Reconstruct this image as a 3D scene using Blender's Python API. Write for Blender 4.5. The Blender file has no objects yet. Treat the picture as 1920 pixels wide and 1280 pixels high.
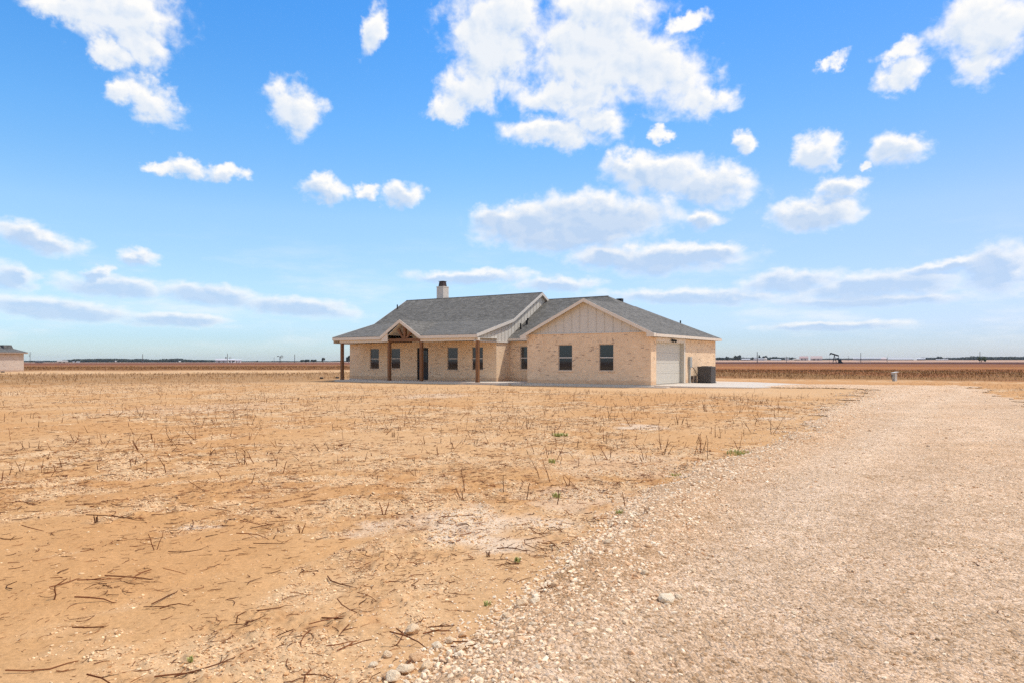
# A new brick ranch house on a sandy stubble field beside a gravel drive, under a cumulus sky.
import bpy, math, random
import numpy as np
from mathutils import Vector

C = bpy.context.scene.collection
rng = np.random.default_rng(7)
random.seed(7)
CAM_H = 1.52                      # camera height above the field, metres
FOC = 1382.06                     # focal length in units of a 1920-wide frame
HOR = 676.77

def lin(r, g, b):
    """sRGB 0..255 to linear."""
    o = []
    for c in (r, g, b):
        c /= 255.0
        o.append(c / 12.92 if c <= 0.04045 else ((c + 0.055) / 1.055) ** 2.4)
    return tuple(o)

SUN_E, SKY_S, SKY_SAT, CLOUD_S, EXPO = 2.1, .15, 1.3, .60, .78
SKY_RAMP = [(0.0, (.42, .49, .64)), (.04, (.45, .52, .66)), (.12, (.78, .69, .68)), (.24, (1.20, .90, .74)), (.38, (1.05, .96, .88)), (.55, (.84, .95, .97)), (1.0, (.85, .95, 1.0))]
HAZE = .00005

# ------------------------------------------------------------------ noise
def _hash(ix, iy, seed):
    h = (ix.astype(np.int64) * 374761393 + iy.astype(np.int64) * 668265263 + seed * 974634533) & 0x7fffffff
    h = ((h ^ (h >> 13)) * 1274126177) & 0x7fffffff
    return ((h ^ (h >> 16)) & 0xffff) / 65535.0

def vnoise(x, y, seed=0):
    x = np.asarray(x, float); y = np.asarray(y, float)
    ix = np.floor(x); iy = np.floor(y)
    fx = x - ix; fy = y - iy
    fx = fx * fx * (3 - 2 * fx); fy = fy * fy * (3 - 2 * fy)
    a = _hash(ix, iy, seed); b = _hash(ix + 1, iy, seed)
    c = _hash(ix, iy + 1, seed); d = _hash(ix + 1, iy + 1, seed)
    return (a * (1 - fx) + b * fx) * (1 - fy) + (c * (1 - fx) + d * fx) * fy

def fbm(x, y, seed=0, octv=4, gain=0.5):
    s = 0; amp = 1; t = 0
    for k in range(octv):
        s = s + amp * vnoise(x * 2 ** k + 17.3 * k, y * 2 ** k - 9.1 * k, seed + k); t += amp; amp *= gain
    return s / t

def sstep(a, b, x):
    t = np.clip((x - a) / (b - a), 0, 1)
    return t * t * (3 - 2 * t)

# ------------------------------------------------------------------ layout of the place
TH = math.radians(33.533)
CT, ST = math.cos(TH), math.sin(TH)
CU, CV = 16.82, -39.892
def house_to_world(u, v):
    return (u - CU) * CT + (v - CV) * ST, -(u - CU) * ST + (v - CV) * CT
def world_to_house(x, y):
    return CU + x * CT - y * ST, CV + x * ST + y * CT

# loose stone berm: outer (field side) and inner (drive side) edges of the gravel drive, metres
OUTER = np.array([(-1.65, 0.6), (-.82, 2.4), (-.38, 3.48), (.08, 4.44), (.57, 5.78), (1.29, 7.42), (2.42, 9.85), (3.86, 12.1), (5.5, 14.7), (9.1, 21.4), (15.2, 33), (18.3, 38.6), (18.6, 40.2), (16.5, 41.2), (14.4, 42.0), (13.4, 42.6)])
RIGHT = np.array([(12.2, 49.0), (16.8, 47.6), (22, 47), (27.5, 46.2), (27.6, 44.0), (25.6, 40.5), (22.9, 35.2), (18.4, 26.2), (13.6, 17.5), (9.8, 10.0), (7.6, 4.0), (6.2, 0.6)])
POLY = np.concatenate([OUTER, RIGHT])

def seg_dist(x, y, pts):
    d = np.full(np.shape(x), 1e9)
    for (ax, ay), (bx, by) in zip(pts[:-1], pts[1:]):
        vx, vy = bx - ax, by - ay
        t = np.clip(((x - ax) * vx + (y - ay) * vy) / (vx * vx + vy * vy), 0, 1)
        d = np.minimum(d, np.hypot(x - ax - t * vx, y - ay - t * vy))
    return d

def inside(x, y, pts):
    r = np.zeros(np.shape(x), bool)
    n = len(pts)
    for i in range(n):
        (ax, ay), (bx, by) = pts[i], pts[(i + 1) % n]
        if ay == by: continue
        c = ((ay > y) != (by > y)) & (x < (bx - ax) * (y - ay) / (by - ay) + ax)
        r ^= c
    return r

def road_sd(x, y):
    """metres inside the drive's outer edge (negative outside), with a ragged rim"""
    d = seg_dist(x, y, np.concatenate([POLY, POLY[:1]]))
    s = np.where(inside(x, y, POLY), d, -d)
    return s + (fbm(x * 1.1, y * 1.1, 91, 3) - .5) * (.35 + .012 * np.abs(y)) * np.clip(np.abs(y) / 6, .5, 3)

def left_d(x, y):
    """metres inside the drive from its field-side rim only"""
    return seg_dist(x, y, OUTER)

PATCHES = [(-.35, 6.75, .95, .95, 1.0), (.9, 7.9, .8, 1.2, .55), (3.15, 17.0, .75, .9, 1.0), (7.0, 19.5, .5, .6, .7), (-3.4, 32., 2.2, 2.4, .55),
           (1.6, 11.0, 1.2, 1.8, .35), (-2.85, 6.7, .3, .12, .9), (8.6, 24.5, .8, 1.0, .5), (-10, 24, 3, 4, .25)]
def white_patch(x, y):
    m = np.zeros(np.shape(x))
    for px, py, rx, ry, a in PATCHES:
        q = np.hypot((x - px) / rx, (y - py) / ry) + (fbm(x * 2.2, y * 2.2, 55, 3) - .5) * 1.5
        m = np.maximum(m, a * sstep(1.05, .45, q))
    return m

def trash(x, y):
    """rows of crumbly plant trash left by the plough, 0..1"""
    u, v = world_to_house(x, y)
    n = fbm(u * 1.25, v * .62, 5, 5, .6) * .68 + fbm(x * .2, y * .2, 8, 2) * .32
    return sstep(.435, .56, n)

def house_clear(x, y):
    """1 on the smooth scraped soil round the house, 0 on the field"""
    u, v = world_to_house(x, y)
    d = np.maximum(np.maximum(-26.5 - u, u - 6), np.maximum(-1 - v, v - 16))
    d = d + (fbm(x * .25, y * .25, 77, 3) - .5) * 4
    return sstep(8.5, 3.0, d)

def height(x, y):
    """the field's height without fine relief"""
    x = np.asarray(x, float); y = np.asarray(y, float)
    r = np.hypot(x, y)
    n = (fbm(x * .5, y * .5, 31, 3) - .5) * .09 + (fbm(x * .09, y * .09, 33, 2) - .5) * .16 * sstep(4, 30, r)
    n = n * sstep(1500, 60, r) * (1 - .85 * house_clear(x, y))
    sd = road_sd(x, y)
    road = sstep(-.25, .35, sd)
    berm = np.exp(-((sd - .45) / .45) ** 2) * .07 * sstep(34, 18, r)
    n = n * (1 - .7 * road) + berm + .03 * road
    # far land: the plain dips and rises by a few metres over kilometres
    s = np.clip((x / np.maximum(np.abs(y), 1) + .28) / .56, 0, 1)
    D = np.array([0, 500, 700, 1000, 1400, 2000, 7000.])
    e_l = CAM_H - (np.array([0, 680.97, 679.95, 679.3, 678.8, 678.4, 678.2]) - HOR) / FOC * D
    e_r = CAM_H - (np.array([0, 680.97, 679.4, 677.9, 675.2, 674.6, 674.4]) - HOR) / FOC * D
    e_l[0:2] = 0; e_r[0:2] = 0
    far = np.interp(r, D, e_l) * (1 - s) + np.interp(r, D, e_r) * s
    return n + np.where(y > 0, far, 0)
def hz(x, y): return float(height(np.array([x]), np.array([y]))[0])

# ------------------------------------------------------------------ materials
def new_mat(name):
    m = bpy.data.materials.new(name); m.use_nodes = True
    nt = m.node_tree; b = nt.nodes['Principled BSDF']
    b.inputs['Roughness'].default_value = .9
    b.inputs['Specular IOR Level'].default_value = .25
    return m, nt, b
def node(nt, typ, **kw):
    n = nt.nodes.new(typ)
    for k, v in kw.items():
        if k.startswith('i_'): n.inputs[k[2:].replace('_', ' ')].default_value = v
        else: setattr(n, k, v)
    return n
def ramp(nt, stops, fac):
    n = nt.nodes.new('ShaderNodeValToRGB'); e = n.color_ramp.elements
    while len(e) < len(stops): e.new(.5)
    for el, (p, c) in zip(e, stops):
        el.position = p; el.color = (*c, 1) if len(c) == 3 else c
    nt.links.new(fac, n.inputs[0]); return n.outputs[0]
def mixc(nt, fac, a, b, blend='MIX'):
    n = nt.nodes.new('ShaderNodeMix'); n.data_type = 'RGBA'; n.blend_type = blend
    for sock, v in ((n.inputs[0], fac), (n.inputs[6], a), (n.inputs[7], b)):
        if isinstance(v, (int, float)): sock.default_value = v
        elif isinstance(v, tuple): sock.default_value = (*v, 1)
        else: nt.links.new(v, sock)
    return n.outputs[2]
def noise_tex(nt, scale, detail=4, vec=None, rough=.55):
    n = node(nt, 'ShaderNodeTexNoise'); n.inputs['Scale'].default_value = scale; n.inputs['Detail'].default_value = detail
    n.inputs['Roughness'].default_value = rough
    if vec is not None: nt.links.new(vec, n.inputs['Vector'])
    return n.outputs[0]
def obj_vec(nt): return nt.nodes.new('ShaderNodeTexCoord').outputs['Object']
def bump(nt, b, h, strength=.3, dist=.02):
    n = nt.nodes.new('ShaderNodeBump'); n.inputs['Strength'].default_value = strength; n.inputs['Distance'].default_value = dist
    nt.links.new(h, n.inputs['Height']); nt.links.new(n.outputs[0], b.inputs['Normal'])

def flat_mat(name, col, rough=.7, var=.12, scale=6, metal=0, spec=.3):
    m, nt, b = new_mat(name)
    v = noise_tex(nt, scale, 5, obj_vec(nt))
    c = ramp(nt, [(.25, tuple(x * (1 - var) for x in col)), (.75, tuple(min(x * (1 + var), 1) for x in col))], v)
    nt.links.new(c, b.inputs['Base Color']); b.inputs['Roughness'].default_value = rough
    b.inputs['Metallic'].default_value = metal; b.inputs['Specular IOR Level'].default_value = spec
    return m
def island_mat(name, stops, rough=.9, nscale=0, vary=False):
    """each loose piece gets its own shade"""
    m, nt, b = new_mat(name)
    g = nt.nodes.new('ShaderNodeNewGeometry')
    c = ramp(nt, stops, g.outputs['Random Per Island'])
    if vary:
        oi = nt.nodes.new('ShaderNodeObjectInfo'); c = mixc(nt, 1.0, c, ramp(nt, [(0, (.62, .58, .55)), (.6, (1, 1, 1)), (1, (1.5, 1.5, 1.45))], oi.outputs['Random']), 'MULTIPLY')
    if nscale:
        n = noise_tex(nt, nscale, 3, obj_vec(nt))
        k = ramp(nt, [(.3, (.72, .72, .72)), (.7, (1.15, 1.15, 1.15))], n)
        c = mixc(nt, 1.0, c, k, 'MULTIPLY')
    nt.links.new(c, b.inputs['Base Color']); b.inputs['Roughness'].default_value = rough
    return m

def brick_mat(name, c1, c2, mortar, dark):
    m, nt, b = new_mat(name)
    uv = nt.nodes.new('ShaderNodeUVMap'); uv.uv_map = 'UVMap'
    sep = nt.nodes.new('ShaderNodeSeparateXYZ'); nt.links.new(uv.outputs[0], sep.inputs[0])
    def bricks(vec, w, h, seed):
        t = nt.nodes.new('ShaderNodeTexBrick')
        t.inputs['Scale'].default_value = 1; t.inputs['Brick Width'].default_value = w; t.inputs['Row Height'].default_value = h
        t.inputs['Mortar Size'].default_value = .006; t.inputs['Mortar Smooth'].default_value = .3
        t.inputs['Color1'].default_value = (0, 0, 0, 1); t.inputs['Color2'].default_value = (1, 1, 1, 1); t.inputs['Mortar'].default_value = (.5, .5, .5, 1)
        nt.links.new(vec, t.inputs['Vector']); return t
    t1 = bricks(uv.outputs[0], .21, .078, 0)
    # soldier course under the eaves: bricks on end
    sw = nt.nodes.new('ShaderNodeCombineXYZ'); nt.links.new(sep.outputs[1], sw.inputs[0]); nt.links.new(sep.outputs[0], sw.inputs[1])
    t2 = bricks(sw.outputs[0], .23, .075, 1)
    band = node(nt, 'ShaderNodeMath', operation='GREATER_THAN'); nt.links.new(sep.outputs[1], band.inputs[0]); band.inputs[1].default_value = 2.525
    band2 = node(nt, 'ShaderNodeMath', operation='LESS_THAN'); nt.links.new(sep.outputs[1], band2.inputs[0]); band2.inputs[1].default_value = 2.76
    mul = node(nt, 'ShaderNodeMath', operation='MULTIPLY'); nt.links.new(band.outputs[0], mul.inputs[0]); nt.links.new(band2.outputs[0], mul.inputs[1])
    tint = mixc(nt, mul.outputs[0], t1.outputs[0], t2.outputs[0])
    fac = node(nt, 'ShaderNodeMix'); nt.links.new(mul.outputs[0], fac.inputs[0]); nt.links.new(t1.outputs[1], fac.inputs[2]); nt.links.new(t2.outputs[1], fac.inputs[3])
    col = ramp(nt, [(0, c1), (.30, c2), (.62, tuple(.5 * (a + d) for a, d in zip(c1, c2))), (.88, c1), (.95, tuple(.55 * a + .45 * d for a, d in zip(c2, dark))), (1, dark)], tint)
    big = noise_tex(nt, 1.6, 6, uv.outputs[0], .7)
    col = mixc(nt, 1.0, col, ramp(nt, [(.3, (.87, .86, .85)), (.7, (1.09, 1.08, 1.07))], big), 'MULTIPLY')
    fine = noise_tex(nt, 30, 3, uv.outputs[0])
    col = mixc(nt, 1.0, col, ramp(nt, [(.3, (.85, .85, .85)), (.7, (1.12, 1.12, 1.12))], fine), 'MULTIPLY')
    col = mixc(nt, fac.outputs[0], col, mortar)
    # soil splashed up the lowest courses
    hgt = node(nt, 'ShaderNodeMath', operation='MULTIPLY_ADD'); nt.links.new(noise_tex(nt, 1.7, 5, uv.outputs[0], .65), hgt.inputs[0]); hgt.inputs[1].default_value = -.36; nt.links.new(sep.outputs[1], hgt.inputs[2])
    spl = ramp(nt, [(.0, (.34, .34, .34)), (.10, (0, 0, 0))], hgt.outputs[0])
    col = mixc(nt, spl, col, lin(176, 126, 82))
    nt.links.new(col, b.inputs['Base Color'])
    inv = node(nt, 'ShaderNodeMath', operation='SUBTRACT'); inv.inputs[0].default_value = 1; nt.links.new(fac.outputs[0], inv.inputs[1])
    bump(nt, b, inv.outputs[0], .5, .006)
    return m

def shingle_mat(name, c1, c2):
    m, nt, b = new_mat(name)
    uv = nt.nodes.new('ShaderNodeUVMap'); uv.uv_map = 'UVMap'
    t = nt.nodes.new('ShaderNodeTexBrick')
    t.inputs['Scale'].default_value = 1; t.inputs['Brick Width'].default_value = .26; t.inputs['Row Height'].default_value = .135
    t.inputs['Mortar Size'].default_value = .004; t.offset = .37
    t.inputs['Color1'].default_value = (*c1, 1); t.inputs['Color2'].default_value = (*c2, 1); t.inputs['Mortar'].default_value = tuple(x * .5 for x in c1) + (1,)
    nt.links.new(uv.outputs[0], t.inputs['Vector'])
    n1 = noise_tex(nt, .45, 4, uv.outputs[0]); n2 = noise_tex(nt, 14, 4, uv.outputs[0]); n3 = noise_tex(nt, 2.6, 5, uv.outputs[0], .7)
    c = mixc(nt, 1.0, t.outputs[0], ramp(nt, [(.3, (.86, .86, .86)), (.7, (1.12, 1.12, 1.12))], n1), 'MULTIPLY')
    c = mixc(nt, 1.0, c, ramp(nt, [(.25, (.66, .66, .66)), (.75, (1.34, 1.34, 1.34))], n2), 'MULTIPLY')
    c = mixc(nt, 1.0, c, ramp(nt, [(.35, (.84, .84, .84)), (.65, (1.16, 1.16, 1.16))], n3), 'MULTIPLY')
    nt.links.new(c, b.inputs['Base Color']); bump(nt, b, t.outputs[1], .4, -.01)
    return m

def wood_mat(name, c1, c2):
    m, nt, b = new_mat(name)
    tc = nt.nodes.new('ShaderNodeTexCoord'); mp = nt.nodes.new('ShaderNodeMapping'); mp.inputs['Scale'].default_value = (14, 14, 1.2)
    nt.links.new(tc.outputs['Object'], mp.inputs[0])
    n = noise_tex(nt, 1.0, 6, mp.outputs[0], .65)
    nt.links.new(ramp(nt, [(.3, c1), (.7, c2)], n), b.inputs['Base Color']); b.inputs['Roughness'].default_value = .6
    return m

M = {}
M['brick'] = brick_mat('buff_brick', (.83, .61, .40), (.77, .545, .34), (.74, .59, .44), (.44, .31, .21))
M['shingle'] = shingle_mat('grey_shingle', (.110, .102, .086), (.178, .165, .143))
M['fascia'] = flat_mat('fascia_paint', (.69, .60, .49), .55, .04)
M['siding'] = flat_mat('siding_paint', (.60, .555, .48), .6, .05)
M['trimlight'] = flat_mat('trim_light_paint', (.63, .575, .50), .55, .04)
M['post'] = wood_mat('stained_cedar', (.125, .056, .026), (.27, .125, .052))
M['garage'] = flat_mat('garage_door_paint', (.56, .52, .44), .5, .03)
M['concrete'] = flat_mat('concrete', (.58, .50, .405), .9, .08, 2.2)
M['frame'] = flat_mat('window_frame', (.56, .46, .36), .5, .04)
M['rail'] = flat_mat('window_rail', (.68, .62, .54), .5, .04)
M['dark'] = flat_mat('dark_paint', (.016, .016, .018), .45, .1)
M['black'] = flat_mat('black_plastic', (.012, .012, .013), .5, .1)
M['cap'] = flat_mat('bronze_metal', (.07, .045, .035), .45, .2, 3, .4)
M['acmetal'] = flat_mat('ac_metal', (.125, .11, .10), .5, .06, 6, .3)
M['boxmetal'] = flat_mat('grey_box_metal', (.36, .36, .33), .5, .05)
M['white'] = flat_mat('white_paint', (.62, .59, .53), .5, .03)
m, nt, b = new_mat('window_glass')
b.inputs['Base Color'].default_value = (.022, .026, .028, 1); b.inputs['Roughness'].default_value = .03
b.inputs['IOR'].default_value = 1.52; b.inputs['Specular IOR Level'].default_value = .5
M['glass'] = m

# ------------------------------------------------------------------ mesh helpers
def tag(o, label=None, cat=None, group=None, kind=None):
    if label: o['label'] = label
    if cat: o['category'] = cat
    if group: o['group'] = group
    if kind: o['kind'] = kind
    return o
def empty(name, loc=(0, 0, 0), rz=0.0):
    o = bpy.data.objects.new(name, None); C.objects.link(o); o.location = loc; o.rotation_euler = (0, 0, rz); o.empty_display_size = .3
    return o

class MB:
    """collects shapes; build() links them as one mesh object with box-projected UVs in metres"""
    def __init__(s): s.v = []; s.f = []
    def add(s, vs, fs):
        n = len(s.v); s.v += [tuple(map(float, p)) for p in vs]; s.f += [tuple(i + n for i in f) for f in fs]; return s
    def quad(s, *p): return s.add(p, [tuple(range(len(p)))])
    def box(s, x0, x1, y0, y1, z0, z1):
        return s.add([(x0, y0, z0), (x1, y0, z0), (x1, y1, z0), (x0, y1, z0), (x0, y0, z1), (x1, y0, z1), (x1, y1, z1), (x0, y1, z1)],
                     [(0, 3, 2, 1), (4, 5, 6, 7), (0, 1, 5, 4), (1, 2, 6, 5), (2, 3, 7, 6), (3, 0, 4, 7)])
    def slab(s, poly, t):
        """polygon with thickness t straight down"""
        n = len(poly); vs = list(poly) + [(p[0], p[1], p[2] - t) for p in poly]
        return s.add(vs, [tuple(range(n)), tuple(range(2 * n - 1, n - 1, -1))] + [(i, i + n, (i + 1) % n + n, (i + 1) % n) for i in range(n)])
    def extrude(s, poly, d):
        n = len(poly); vs = list(poly) + [tuple(a + b for a, b in zip(p, d)) for p in poly]
        return s.add(vs, [tuple(range(n)), tuple(range(2 * n - 1, n - 1, -1))] + [(i, i + n, (i + 1) % n + n, (i + 1) % n) for i in range(n)])
    def board(s, p0, p1, out, h):
        """board from p0 to p1, thickness along the vector out, hanging h below the line"""
        p0 = np.array(p0, float); p1 = np.array(p1, float); o = np.array(out, float); z = np.array((0, 0, -h))
        return s.add([p0, p1, p1 + o, p0 + o, p0 + z, p1 + z, p1 + o + z, p0 + o + z],
                     [(0, 1, 2, 3), (7, 6, 5, 4), (0, 4, 5, 1), (1, 5, 6, 2), (2, 6, 7, 3), (3, 7, 4, 0)])
    def tube(s, pts, rad, n=6, caps=True):
        pts = [Vector(p) for p in pts]; rad = rad if hasattr(rad, '__len__') else [rad] * len(pts)
        rings = []; base = len(s.v)
        for i, p in enumerate(pts):
            d = (pts[min(i + 1, len(pts) - 1)] - pts[max(i - 1, 0)]).normalized()
            a = d.cross(Vector((0, 0, 1)) if abs(d.z) < .9 else Vector((1, 0, 0))).normalized(); b = d.cross(a)
            for k in range(n):
                t = 2 * math.pi * k / n
                s.v.append(tuple(p + (a * math.cos(t) + b * math.sin(t)) * rad[i]))
        for i in range(len(pts) - 1):
            for k in range(n):
                s.f.append((base + i * n + k, base + i * n + (k + 1) % n, base + (i + 1) * n + (k + 1) % n, base + (i + 1) * n + k))
        if caps:
            s.f.append(tuple(base + k for k in range(n))[::-1]); s.f.append(tuple(base + (len(pts) - 1) * n + k for k in range(n)))
        return s
    def mesh(s, name):
        me = bpy.data.meshes.new(name); me.from_pydata(s.v, [], s.f); me.update()
        uv = me.uv_layers.new(name='UVMap')
        for p in me.polygons:
            nx, ny, nz = abs(p.normal.x), abs(p.normal.y), abs(p.normal.z)
            for li in p.loop_indices:
                co = me.vertices[me.loops[li].vertex_index].co
                if nz > .35: q = (co.x, co.y * 1.15) if ny >= nx else (co.y, co.x * 1.15)
                elif nx > ny: q = (co.y, co.z)
                else: q = (co.x, co.z)
                uv.data[li].uv = q
        return me
    def build(s, name, mat, parent=None, bevel=0, recalc=True):
        import bmesh
        me = s.mesh(name)
        if recalc:
            bm = bmesh.new(); bm.from_mesh(me); bmesh.ops.recalc_face_normals(bm, faces=bm.faces); bm.to_mesh(me); bm.free()
        me.materials.append(mat)
        o = bpy.data.objects.new(name, me); C.objects.link(o)
        if parent: o.parent = parent
        if bevel:
            md = o.modifiers.new('bevel', 'BEVEL'); md.width = bevel; md.segments = 2; md.limit_method = 'ANGLE'
        return o

def np_mesh(name, verts, faces, mat, smooth=False, attrs=None):
    """verts (n,3), faces (m,k) of one size k"""
    me = bpy.data.meshes.new(name); n, (m_, k) = len(verts), faces.shape
    me.vertices.add(n); me.vertices.foreach_set('co', np.ascontiguousarray(verts, np.float32).ravel())
    me.loops.add(m_ * k); me.loops.foreach_set('vertex_index', np.ascontiguousarray(faces, np.int32).ravel())
    me.polygons.add(m_); me.polygons.foreach_set('loop_start', np.arange(0, m_ * k, k, dtype=np.int32))
    me.polygons.foreach_set('use_smooth', np.full(m_, smooth))
    me.update(calc_edges=True)
    for an, arr in (attrs or {}).items():
        if arr.ndim == 2:
            a = me.attributes.new(an, 'FLOAT_COLOR', 'POINT'); a.data.foreach_set('color', np.concatenate([arr, np.ones((n, 1))], 1).astype(np.float32).ravel())
        else:
            a = me.attributes.new(an, 'FLOAT', 'POINT'); a.data.foreach_set('value', arr.astype(np.float32))
    me.materials.append(mat)
    o = bpy.data.objects.new(name, me); C.objects.link(o); return o

# ------------------------------------------------------------------ ground
SAND = np.array(lin(221, 176, 122)); SANDP = np.array(lin(237, 203, 157)); SANDO = np.array(lin(216, 166, 110))
CRUST = np.array(lin(237, 206, 162)); OLIVE = np.array(lin(158, 120, 75)); BROWN = np.array(lin(162, 108, 66))
RED = np.array(lin(142, 90, 64)); DARKR = np.array(lin(98, 62, 50)); PINK = np.array(lin(205, 172, 146)); YEL = np.array(lin(196, 146, 84))
GRAV = np.array(lin(243, 209, 175)); GRAVT = np.array(lin(228, 186, 144))

def mix(a, b, t): return a + (b - a) * t[:, None]

def zones(x, y):
    """weights of the far field strips: (olive stubble, side 0 = west 1 = east)"""
    r = np.hypot(x, y)
    s = sstep(-.12, .14, x / np.maximum(np.abs(y), 1))
    w = (fbm(x * .06, y * .05, 61, 3) - .5)
    d = r * (1 + w * .22)
    return d, s

def ground_color(x, y):
    n1 = fbm(x * .35, y * .35, 41, 4); n2 = fbm(x * 2.1, y * 2.1, 43, 4); n3 = fbm(x * .07, y * .07, 45, 3)
    col = np.repeat(SAND[None], len(x), 0)
    col = mix(col, SANDO[None], sstep(.5, .72, n1) * .55)
    col = mix(col, SANDP[None], sstep(.55, .3, n1) * .35)
    t = trash(x, y) * (1 - house_clear(x, y))
    col = mix(col, CRUST[None], t * sstep(.38, .62, n2) * .85)
    col = mix(col, np.array(lin(186, 134, 84))[None], t * sstep(.55, .75, fbm(x * 4.5, y * 4.5, 47, 3)) * .4)
    hc = house_clear(x, y)
    col = mix(col, SANDP[None], hc * (.35 + .4 * sstep(.4, .65, n1)))
    u, v = world_to_house(x, y)
    back = sstep(8, 12, v) * sstep(-9, 3, u)                   # raw red soil behind the drive
    col = mix(col, SANDO[None], back * .75)
    col = mix(col, np.array([1., .91, .74])[None], white_patch(x, y) * .5)
    d, s = zones(x, y)
    st = fbm(x * .02, y * .16, 49, 4)                           # streaks along the rows
    # west strips
    cw = col.copy()
    cw = mix(cw, OLIVE[None], sstep(50, 62, d) * sstep(112, 98, d) * (.40 + .45 * st))
    cw = mix(cw, SANDP[None], sstep(100, 108, d) * .4)
    cw = mix(cw, mix(np.repeat(BROWN[None], len(x), 0), OLIVE[None], st), sstep(124, 134, d) * .95)
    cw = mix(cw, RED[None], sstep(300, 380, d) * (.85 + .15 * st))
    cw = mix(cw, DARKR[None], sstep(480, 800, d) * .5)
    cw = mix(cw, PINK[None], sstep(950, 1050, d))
    # east strips
    ce = col.copy()
    ce = mix(ce, SANDO[None], sstep(47, 52, d) * .6)
    ce = mix(ce, CRUST[None], sstep(58, 62, d) * sstep(72, 66, d) * .5 * sstep(.4, .6, n2))
    ce = mix(ce, mix(np.repeat(OLIVE[None], len(x), 0), BROWN[None], sstep(.4, .62, n3)), sstep(64, 72, d) * .9)
    ce = mix(ce, np.array(lin(172, 114, 70))[None], sstep(128, 142, d) * .85)
    ce = mix(ce, YEL[None], sstep(178, 190, d) * sstep(235, 215, d) * .8 * sstep(.35, .6, st))
    ce = mix(ce, np.array(lin(156, 104, 64))[None], sstep(235, 260, d) * .8)
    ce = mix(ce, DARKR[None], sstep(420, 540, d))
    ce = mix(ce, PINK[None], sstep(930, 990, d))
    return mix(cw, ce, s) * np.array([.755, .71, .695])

def polar(front_step, r_list):
    a1 = np.radians(np.arange(-50, 50.001, front_step)); a2 = np.radians(np.arange(54, 307, 4.0))
    az = np.concatenate([a1, a2])
    R, A = np.meshgrid(r_list, az, indexing='ij')
    return R * np.sin(A), R * np.cos(A), len(az), len(a1)
rr = [.05, .3, .6, .9, 1.2]
while rr[-1] < 60: rr.append(rr[-1] * 1.0048)
while rr[-1] < 6500: rr.append(rr[-1] * 1.02)
GX, GY, NA, NF = polar(.13, np.array(rr)); NR = len(rr)
gx, gy = GX.ravel(), GY.ravel()
gr = np.hypot(gx, gy)
def micro(x, y):
    """fine relief, metres"""
    r = np.hypot(x, y); k = sstep(34, 8, r)
    t = trash(x, y) * (1 - house_clear(x, y))
    a = (fbm(x * 5, y * 5, 21, 3) - .5) * .022 + (fbm(x * 17, y * 17, 23, 2) - .5) * .008
    b = sstep(.40, .75, fbm(x * 11, y * 11, 25, 4, .6)) * .028
    return (a + b * t) * k
gsd = road_sd(gx, gy)
gz = height(gx, gy) + micro(gx, gy) * sstep(.3, -.2, gsd) - (.02 + .04 * (gr < 18)) * sstep(.05, .4, gsd) * (gr < 80)
# soil banked up in front of the slab
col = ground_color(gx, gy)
tr = trash(gx, gy) * (1 - house_clear(gx, gy)) * sstep(60, 40, gr)
idx = np.arange(NR * NA).reshape(NR, NA)
a_, b_ = idx[:-1], idx[1:]
quads = np.stack([a_, np.roll(a_, -1, 1), np.roll(b_, -1, 1), b_], -1).reshape(-1, 4)[:, ::-1]

def soil_mat():
    m, nt, b = new_mat('sandy_soil')
    at = nt.nodes.new('ShaderNodeAttribute'); at.attribute_name = 'Col'
    tr_ = nt.nodes.new('ShaderNodeAttribute'); tr_.attribute_name = 'Trash'
    v = obj_vec(nt)
    f1 = noise_tex(nt, 34, 5, v, .62); f2 = noise_tex(nt, 110, 3, v, .6); f3 = noise_tex(nt, 2.2, 5, v, .6); f4 = noise_tex(nt, 12, 5, v, .66)
    c = mixc(nt, 1.0, at.outputs['Color'], ramp(nt, [(.3, (.84, .83, .81)), (.7, (1.12, 1.12, 1.12))], f1), 'MULTIPLY')
    c = mixc(nt, 1.0, c, ramp(nt, [(.32, (.86, .85, .83)), (.68, (1.10, 1.10, 1.10))], f2), 'MULTIPLY')
    c = mixc(nt, 1.0, c, ramp(nt, [(.3, (.92, .90, .87)), (.7, (1.06, 1.06, 1.07))], f3), 'MULTIPLY')
    # scattered bits of dry stem and leaf
    sp = ramp(nt, [(.60, (0, 0, 0)), (.66, (1, 1, 1))], f4)
    k = node(nt, 'ShaderNodeMath', operation='MULTIPLY'); nt.links.new(sp, k.inputs[0]); 
    k2 = node(nt, 'ShaderNodeMath', operation='MULTIPLY_ADD'); nt.links.new(tr_.outputs['Fac'], k2.inputs[0]); k2.inputs[1].default_value = .5; k2.inputs[2].default_value = .12
    nt.links.new(k2.outputs[0], k.inputs[1])
    c = mixc(nt, k.outputs[0], c, lin(140, 92, 54))
    nt.links.new(c, b.inputs['Base Color']); b.inputs['Specular IOR Level'].default_value = .1; b.inputs['Roughness'].default_value = 1
    h = node(nt, 'ShaderNodeMath', operation='ADD'); nt.links.new(f1, h.inputs[0]); nt.links.new(f4, h.inputs[1])
    bump(nt, b, h.outputs[0], .55, .012)
    return m
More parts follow.
